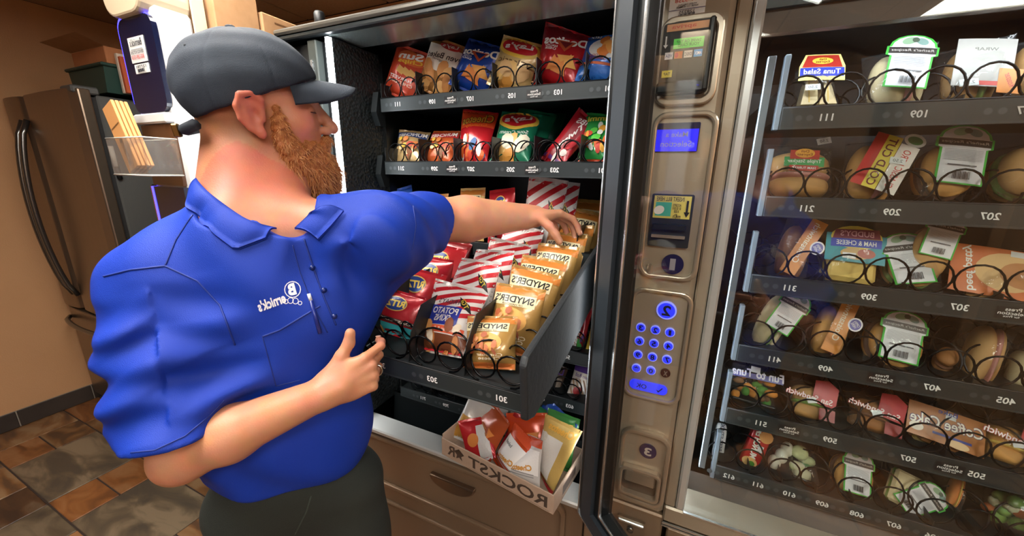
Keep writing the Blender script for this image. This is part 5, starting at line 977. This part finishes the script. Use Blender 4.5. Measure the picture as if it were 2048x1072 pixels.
mixc(hd_*ss(np.linalg.norm(L-np.array([.07, -.05, -.02]), axis=1), .05, .01)*.4, 'cf7360')
stub = hd_*ss(L[:, 2], -.075, -.03)*ss(L[:, 0], .035, .0)*ss(np.abs(L[:, 1]), .074, .069); mixc(stub*.75, '8a5c3e')   # cropped hair at sides and nape
mixc(hd_*ss(L[:, 0], -.055, -.085)*ss(L[:, 2], -.06, -.03)*.6, '7a4a2c')
mixc(hd_*ss(np.linalg.norm((L-np.array([.103, 0, -.064]))/np.array([1.2, 2, .8]), axis=1), .013, .008)*.6, 'b8645a')
for j in jn+jf:
    for q in j[1:3]: mixc(ss(np.linalg.norm(P-q, axis=1), .014, .006)*.3, 'cf8068')
ca = me.color_attributes.new('tone', 'FLOAT_COLOR', 'POINT'); ca.data.foreach_set('color', np.concatenate([col, np.ones((len(P), 1))], 1).astype(np.float32).ravel())
part('body', me, person)
mb = MB(); M_nail = mat('nail', 'd8a590', .25)
for js in jn+jf:
    a, b = js[2], js[3]; ax = nrm(b-a); u = nrm(np.array([0, 0, 1.])-ax*ax[2]); R_ = Matrix.Identity(4)
    t_ = MB(); blob(t_, (0, 0, 0), (.0065, .0052, .0014), M_nail, 2.4, 10, 6); bt = np.cross(u, ax); c_ = b+u*.0074-ax*.001
    mb.add([c_+ax*q[0]+bt*q[1]+u*q[2] for q in t_.v], t_.f, M_nail, True)
part('fingernails', mb, person)
# ---- finger ring and eyes
rj = jn[2]; a, b = rj[0], rj[1]; c_ = a+(b-a)*.55; ax = nrm(b-a); e1 = nrm(np.cross(ax, (0, 0, 1.))); e2 = np.cross(ax, e1)
part('ring', MB().tube([c_+.0105*(math.cos(t)*e1+math.sin(t)*e2) for t in np.linspace(0, 2*math.pi, 20, endpoint=False)], .002, mat('ring_steel', 'c8c8c6', .2, 1.), 8, closed=True), person)
mb = MB()
for s_ in (-1, 1): mb.tube([hp(.0955, .020*s_, .0045), hp(.0965, .033*s_, .0025), hp(.088, .047*s_, .0045)], [.0008, .0014, .0008], mat('lash', '5a3420', .7), 6); mb.tube([hp(.101, .016*s_, .031), hp(.0985, .033*s_, .036), hp(.084, .052*s_, .031)], [.002, .0034, .0012], mat('brow_hair', 'a8683c', .8), 6)
part('brows', mb, person)
# ---- beard
beard = [(HE((.078, 0, -.108), (.042, .042, .045)), '+', .02), (HE((.074, 0, -.150), (.036, .036, .036)), '+', .025)]
for s_ in (-1, 1):
    ch = [(.034, .0655, .012, .007), (.034, .064, -.02, .011), (.036, .060, -.05, .015), (.046, .050, -.082, .022), (.072, .028, -.112, .03)]
    for a, b in zip(ch[:-1], ch[1:]): beard.append((HRc((a[0], a[1]*s_, a[2]), (b[0], b[1]*s_, b[2]), a[3], b[3]), '+', .015))
    beard += [(HE((.068, .045*s_, -.064), (.022, .014, .022)), '+', .015), (HRc((.107, .004*s_, -.0465), (.094, .03*s_, -.062), .0075, .007), '+', .008), (HRc((.094, .03*s_, -.062), (.088, .036*s_, -.09), .009, .014), '+', .01)]
beard += [(HE((.110, 0, -.066), (.012, .017, .007)), '-', .006)]
dn = lambda p: .0022*np.sin(p@np.array([260, 90, 140.]))*np.sin(p@np.array([-80, 240, 60.]))+.0016*np.sin(p@np.array([120, -300, 420.]))
lo_ = HO-.2; hi_ = HO+.2; P2, Q2 = sdf_mesh(beard, lo_, hi_, .003, dn)
M_beard = mat('beard_hair', '8a4a26', .65, noise=(70, 'b8743e', .7), bump=(300, .8))
bm = mesh_from('beard', P2, Q2, M_beard); nv = np.empty(len(P2)*3, np.float32); bm.vertices.foreach_get('normal', nv); nv = nv.reshape(-1, 3)
part('beard', bm, person)
sel = RNG.choice(len(P2), min(9000, 3*len(P2))); vv = []; L2 = (P2-HO)@HR/HS
fwd, dwn = HR[:, 0], -HR[:, 2]
base_ = P2[sel]; nn = nv[sel]; d = nn*.6+dwn*.75+fwd*.12+RNG.normal(0, .28, base_.shape); d /= np.linalg.norm(d, axis=1)[:, None]
ln = (.006+.013*RNG.random(len(sel))*np.clip((-.02-L2[sel][:, 2])/.09, .15, 1))[:, None]; sd = np.cross(d, RNG.normal(0, 1, d.shape)); sd = sd/np.linalg.norm(sd, axis=1)[:, None]*.00042
mid = base_+d*ln*.55+RNG.normal(0, .0006, base_.shape); tip = base_+d*ln+dwn*ln*.22
V = np.stack([base_-sd, base_+sd, mid+sd*.8, mid-sd*.8, tip], 1).reshape(-1, 3); k = np.arange(len(sel))*5
st = bpy.data.meshes.new('beard_strands'); st.from_pydata(V.tolist(), [], np.concatenate([np.stack([k, k+1, k+2, k+3], 1)]).tolist()+np.stack([k+3, k+2, k+4], 1).tolist()); st.materials.append(mat('beard_strand', 'b06c38', .5, noise=(160, 'd09a60', .5)))
o = part('beard_strands', st, person); o['kind'] = 'stuff'
# ---- cap
def hk(c, r): return El(c, r)
crown = [(El((-.006, 0, .045), (.112, .090, .096)), '+', .01), (El((.03, 0, .06), (.075, .076, .068)), '+', .03), (Pl((.07, 0, .050), (.33, 0, -1)), '&', .004), (El((-.125, 0, .0), (.05, .038, .036)), '-', .006)]
dcap = lambda p: -.0011*np.exp(-(p[:, 1]/.0022)**2)-.0011*np.exp(-((p[:, 1]*.5-(p[:, 0]+.006)*.866)/.0022)**2)-.0011*np.exp(-((p[:, 1]*.5+(p[:, 0]+.006)*.866)/.0022)**2)+.0012*np.sin(p@np.array([60, 45, 90.]))*np.sin(p@np.array([-50, 80, 30.]))
P3, Q3 = sdf_mesh(crown, (-.14, -.12, -.06), (.14, .12, .16), .0025, dcap)
HM = Matrix([list(HR[i]*HS)+[HO[i]] for i in range(3)]+[[0, 0, 0, 1]])
M_cap = mat('cap_cloth', '1d2632', .85, noise=(30, '27313d', .6), bump=(700, .35))
cp = part('cap', mesh_from('cap', P3, Q3, M_cap), person, M=HM)
mb = MB(); nu, nv_ = 20, 8; g = {}
for side in (0, 1):
    for i in range(nu+1):
        u = -1+2*i/nu; y = .074*u
        for j in range(nv_+1):
            v = j/nv_; xin = .066+.040*math.sqrt(max(0, 1-.75*u*u))-.022*abs(u)**3; xout = .062+.120*max(0, 1-abs(u)**3.6)**.5-.004
            x = xin+(max(xout, xin+.002)-xin)*v; z = .062+.004*math.sin(v*2)-.016*v-.030*u*u*(.5+.5*v)-(.0035 if side else 0); g[side, i, j] = len(g); mb.v.append((x, y, z))
for i in range(nu):
    for j in range(nv_):
        mb.f.append([g[0, i, j], g[0, i, j+1], g[0, i+1, j+1], g[0, i+1, j]]); mb.f.append([g[1, i, j], g[1, i+1, j], g[1, i+1, j+1], g[1, i, j+1]])
    mb.f.append([g[0, i, nv_], g[1, i, nv_], g[1, i+1, nv_], g[0, i+1, nv_]])
mb.mi(M_cap); mb.m = [0]*len(mb.f); mb.sm = [True]*len(mb.f); part('bill', mb, cp, M=HM)
part('strap', MB().tube([(-.088, -.064, -.012), (-.108, -.04, -.019), (-.116, 0, -.021), (-.108, .04, -.019), (-.088, .064, -.012)], .0095, mat('cap_strap', '1c232c', .8), 8), cp, M=HM)
part('buckle', MB().box((-.129, -.030, -.032), (-.119, -.014, -.010), mat('brass', '8a6a3c', .3, .9), .002), cp, M=HM); part('top_button', blob(MB(), (-.008, 0, .142), (.008, .008, .004), M_cap, 2), cp, M=HM)
mb = MB()
for s_ in (-1, 1):
    for x, z in ((.03, .125), (-.07, .105)): c = np.array([x, .045*s_, z]); blob(mb, c*np.array([1, 1, 1]), (.003, .003, .003), mat('eyelet', '1a2029', .8), 2, 8, 6)
part('eyelets', mb, cp, M=HM)
# ---- polo shirt
HEM = .905
AN = ELN-SHN; AF = ELF-SHF; CN = SHN+AN*.80; CFa = SHF+AF*.78
class Cut:                                  # cuff plane, acting only around its own arm
    def __init__(s, c, n, R): s.c, s.n, s.R = c, nrm(n), R
    def __call__(s, p): return np.maximum(-((p-s.c)@s.n), np.linalg.norm(p-s.c-s.n*.05, axis=1)-s.R)
shirt = [(Rc(SHN, SHN+AN*.45, .070, .078), '+', .045), (Rc(SHN+AN*.45, SHN+AN*1.08, .078, .080), '+', .02), (Cut(SHN+AN*.90, nrm(AN)+np.array([-.10, -.02, .0]), .17), '-', .003), (Rc(SHN+AN*.80, SHN+AN*1.3, .050, .072), '-', .004),
         (Rc(SHF, SHF+AF*1.0, .067, .069), '+', .04), (Cut(CFa, AF, .13), '-', .003), (Rc(SHF+AF*.66, SHF+AF*1.2, .054, .062), '-', .004),
         (El((-.668, .412, 1.205), (.160, .112, .20), TR), '+', .05), (El((-.675, .410, 1.03), (.150, .118, .22), TR), '+', .06), (El((-.675, .408, .92), (.155, .122, .14), TR), '+', .05),
         (Rc(NB+(SHN-NB)*.25, SHN+np.array([.01, .01, -.005]), .062, .070), '+', .05), (Rc(NB+(SHF-NB)*.25, SHF, .062, .066), '+', .05), (Rc(SHF+AF*.3+np.array([0, 0, -.02]), np.array([-.58, .47, 1.2]), .05, .075), '+', .05),
         (Rc(NB+np.array([0, 0, .005]), NB+np.array([0, .03, .12]), .062, .085), '-', .006), (Rc(NB+FW*.045+np.array([0, 0, .0]), NB+FW*.075+np.array([0, 0, .04]), .026, .05), '-', .006), (Rc(PD(520, 385, .62), PD(578, 415, .62), .05, .045), '-', .006), (Rc(PD(575, 430, .60), PD(600, 400, .66), .036, .04), '-', .006), (Pl((-.675, .41, HEM-.036), (-.04, -.10, -1)), '&', .004)]
def folds(p):
    a = nrm(AN); q = p-SHN; t = q@a; rad = np.linalg.norm(q-t[:, None]*a, axis=1); e = nrm(np.cross(a, (0, 0, 1.))); g_ = np.cross(a, e); th = np.arctan2(q@e, q@g_)
    wv = lambda ph: np.sign(np.sin(ph))*np.abs(np.sin(ph))**.8
    n1 = np.sin(th*1.7+t*9+1.)*1.3+np.sin(p@np.array([23, -31, 17.]))
    arm = np.exp(-(np.maximum(rad-.12, 0)/.03)**2)*ss(t, .02, .10)*ss(t, .30, .25)
    d = arm*(.0066*wv(t*58+th*1.6+n1)+.0042*np.sin(t*105-th*2.4+n1*1.5))
    b = nrm(AF); q2 = p-SHF; t2 = q2@b; r2 = np.linalg.norm(q2-t2[:, None]*b, axis=1); th2 = np.arctan2(q2[:, 2], q2[:, 0]); far = np.exp(-(np.maximum(r2-.08, 0)/.03)**2)
    d += far*(.0045*wv(t2*70+th2*2+np.sin(p@np.array([30, 20, 25.]))))
    body_ = (1-arm)*(1-far); d += body_*(.004*np.sin(p@np.array([14, -10, 34.])+2*np.sin(p@np.array([9, 13, -7.])))*ss(p[:, 2], 1.3, 1.0)+.0025*np.sin(p@np.array([38, 26, 22.])+1.5*np.sin(p@np.array([11, -9, 17.])))+.0035*np.sin(p@np.array([-40, 34, 30.])+np.sin(p@np.array([8, 9, 20.])))*np.exp(-(np.linalg.norm(p-np.array([-.73, .28, 1.12]), axis=1)/.10)**2))
    return d
P4, Q4 = sdf_mesh(shirt, (-1.0, .08, .84), (-.36, .86, 1.47), .0036, folds)
M_polo = mat('polo_blue', '0b2f96', .62, spec=.3, noise=(6, '0d36a2', .6), bump=(900, .25)); M_polo2 = mat('polo_seam', '0b2a80', .65)
sh = part('polo_shirt', mesh_from('polo_shirt', P4, Q4, M_polo), person)
from mathutils.bvhtree import BVHTree
BV = BVHTree.FromPolygons(P4.tolist(), Q4.tolist())
def on_shirt(px, py, off=.001):
    d = ray(px, py); h_, n_, i_, t_ = BV.ray_cast(Vector((0, 0, CAM_H)), Vector(d))
    if h_ is None: return None
    return np.array(h_)+np.array(n_)*off
def seam(name, pts, r, m, off=.0004, n=14):
    q = []
    for (a, b) in zip(pts[:-1], pts[1:]):
        for t in np.linspace(0, 1, n, endpoint=False): q.append(on_shirt(a[0]+(b[0]-a[0])*t, a[1]+(b[1]-a[1])*t, off))
    q.append(on_shirt(*pts[-1], off)); q = [k for k in q if k is not None]
    return part(name, MB().tube(q, r, m, 6), sh) if len(q) > 2 else None
def badge(name, decals, off=.0009):
    mb = MB()
    for i, (T, m) in enumerate(decals):
        T = tess(T, 9).reshape(-1, 2); q = [on_shirt(x, -y, off+.0003*i) for x, y in T]
        for k in range(0, len(q), 3):
            if all(z is not None for z in q[k:k+3]): mb.tris(np.array(q[k:k+3]), m)
    return part(name, mb, sh)
badge('logo', [D_txt("ernick's", 543, -604, 58, 22, C('e4e6ee', .6), 20, .035), D_txt('B', 583, -579, 16, 24, C('e4e6ee', .6), 16, .05)])
ring2 = lambda cx, cy, r, w_=1.3: (np.concatenate([np.array([[(cx+(r+w_)*math.cos(a), cy+(r+w_)*math.sin(a)), (cx+r*math.cos(a), cy+r*math.sin(a)), (cx+r*math.cos(b), cy+r*math.sin(b))], [(cx+(r+w_)*math.cos(a), cy+(r+w_)*math.sin(a)), (cx+r*math.cos(b), cy+r*math.sin(b)), (cx+(r+w_)*math.cos(b), cy+(r+w_)*math.sin(b))]]) for a, b in zip(np.linspace(0, 2*math.pi, 17)[:-1], np.linspace(0, 2*math.pi, 17)[1:])]), C('e4e6ee', .6))
badge('logo_bubbles', [ring2(585, -579, 15, 1.8), ring2(572, -603, 3.5), ring2(581, -601, 5), ring2(591, -602, 5), ring2(600, -606, 3)])
seam('pocket_edge', [(525, 673), (560, 660), (600, 636), (640, 612)], .0016, MATS['polo_seam'], .0006); seam('pocket_seam', [(525, 673), (552, 772), (600, 760)], .0009, M_polo2); 
seam('shoulder_seam', [(208, 553), (260, 540), (330, 532), (395, 562), (440, 610), (470, 690)], .0015, M_polo2); seam('shoulder_seam', [(330, 532), (352, 480), (385, 430)], .0012, M_polo2)
seam('placket_edge', [(608, 478), (625, 530), (650, 600), (672, 650)], .0015, M_polo2); seam('placket_edge', [(585, 490), (600, 545), (625, 610), (655, 665)], .0009, M_polo2)
seam('sleeve_hem', [(262, 905), (310, 900), (370, 872), (420, 830), (448, 800)], .001, M_polo2); seam('sleeve_hem', [(826, 412), (832, 450), (824, 500)], .001, M_polo2)
for px, py in ((625, 535), (648, 580), (668, 632)):
    c = on_shirt(px, py, .0015)
    if c is not None: part('button', blob(MB(), c, (.005, .005, .005), mat('button_blue', '0e2468', .3), 2, 12, 8), sh)
a, b = on_shirt(617, 588, .005), on_shirt(626, 618, .003)
if a is not None and b is not None:
    pen = thing('pen', 'white and blue pen clipped in the shirt pocket', 'pen', b); part('clip', MB().tube([a, a+(b-a)*.45], .0028, C('dfe3ea'), 8), pen); part('barrel', MB().tube([a+(b-a)*.45, b+(b-a)*1.6], .0032, mat('pen_blue', '1c2a78', .3), 8), pen)
# collar: fold line on the neck, flap lying on the shirt
BVB = BVHTree.FromPolygons(P.tolist(), Q.tolist())
def near(px, py, off, tries=40):
    d = ray(px, py); O = Vector((0, 0, CAM_H)); best = None
    for bv in (BV, BVB):
        h_, n_, i_, t_ = bv.ray_cast(O, Vector(d))
        if h_ is not None and (best is None or t_ < best[0]): best = (t_, np.array(h_), np.array(n_))
    if best is None: return near(px+4, py+1, off, tries-1) if tries else PD(px, py, .65)
    return best[1]+best[2]*off
def resample(pts, n):
    pts = [np.array(p, float) for p in pts]; L_ = np.concatenate([[0], np.cumsum([np.linalg.norm(b-a) for a, b in zip(pts[:-1], pts[1:])])]); return [np.array([np.interp(t, L_, [p[k] for p in pts]) for k in range(len(pts[0]))]) for t in np.linspace(0, L_[-1], n)]
def flap(fold, outer, n=22, m=7, th=.0035):
    sm_ = lambda a_: [(a_[max(i-2, 0)]+a_[max(i-1, 0)]+a_[i]+a_[min(i+1, len(a_)-1)]+a_[min(i+2, len(a_)-1)])/5 for i in range(len(a_))]
    A_ = resample([near(*q, .011) for q in resample(fold, 30)], n); B_ = resample([near(*q, .006) for q in resample(outer, 30)], n); top = []
    A_ = sm_(sm_(A_))
    for a_, b_ in zip(A_, B_):
        for j in range(m): t = j/(m-1); top.append(a_+(b_-a_)*t+np.array([.35, -.3, .9])*.007*math.sin(math.pi*t))
    v = top+[q-np.array([.35, -.3, .9])*th for q in top]; K = n*m; f = []
    for i in range(n-1):
        for j in range(m-1): q = (i*m+j, i*m+j+1, (i+1)*m+j+1, (i+1)*m+j); f += [q, tuple(K+z for z in q[::-1])]
    rim = [j for j in range(m)]+[i*m+m-1 for i in range(1, n)]+[(n-1)*m+j for j in range(m-2, -1, -1)]+[i*m for i in range(n-2, 0, -1)]
    for a_, b_ in zip(rim, rim[1:]+rim[:1]): f.append((a_, b_, b_+K, a_+K))
    part('collar', MB().add(v, f, M_polo, True), sh)
flap([(404, 352), (410, 372), (436, 402), (490, 440), (556, 470)], [(362, 396), (385, 425), (430, 468), (472, 500), (534, 476)])
flap([(590, 458), (615, 440), (645, 418)], [(640, 478), (662, 455), (690, 424)])
# ---- trousers and shoes
HIPN, HIPF = np.array([-.735, .345, .78]), np.array([-.60, .465, .78])
tr = [(El((-.675, .408, .84), (.122, .106, .15), TR), '+', .05)]
for hp_, kn, an in ((HIPN, (-.73, .33, .45), (-.74, .36, .07)), (HIPF, (-.58, .47, .45), (-.60, .50, .07))): tr += [(Rc(hp_, kn, .082, .064), '+', .04), (Rc(kn, an, .066, .058), '+', .03)]
tr += [(Pl((0, 0, .955), (0, 0, 1)), '&', .003), (Pl((0, 0, .03), (0, 0, -1)), '&', .003)]
dt = lambda p: .005*np.sin(p@np.array([20, 12, 30.])+np.sin(p@np.array([11, -17, 9.])))*ss(p[:, 2], .85, .7)
P5, Q5 = sdf_mesh(tr, (-.90, .14, .0), (-.40, .66, 1.0), .006, dt)
M_tr = mat('trouser_cloth', '1d231f', .85, noise=(12, '272d28', .6), bump=(600, .3)); trs = part('trousers', mesh_from('trousers', P5, Q5, M_tr), person)
BVT = BVHTree.FromPolygons(P5.tolist(), Q5.tolist()); sp_ = []
for px, py in resample([(622, 992), (612, 1025), (590, 1068)], 14):
    h_, n_, i_, t_ = BVT.ray_cast(Vector((0, 0, CAM_H)), Vector(ray(px, py)))
    if h_ is not None: sp_.append(np.array(h_)+np.array(n_)*.0005)
if len(sp_) > 2: part('pocket_seam', MB().tube(sp_, .0013, mat('trouser_seam', '3a423c', .8), 6), trs)
for lab, an in (('shoe', (-.74, .36)), ('shoe', (-.60, .50))):
    sp = [(Rc((an[0], an[1], .06), (an[0]+FW[0]*.15, an[1]+FW[1]*.15, .035), .05, .038), '+', .03), (El((an[0]+FW[0]*.08, an[1]+FW[1]*.08, .03), (.05, .05, .04)), '+', .03), (Pl((0, 0, .001), (0, 0, -1)), '&', .003)]
    P6, Q6 = sdf_mesh(sp, (an[0]-.1, an[1]-.24, -.01), (an[0]+.24, an[1]+.1, .13), .006); part('shoe', mesh_from('shoe', P6, Q6, mat('shoe_leather', '1d1a18', .5)), person)
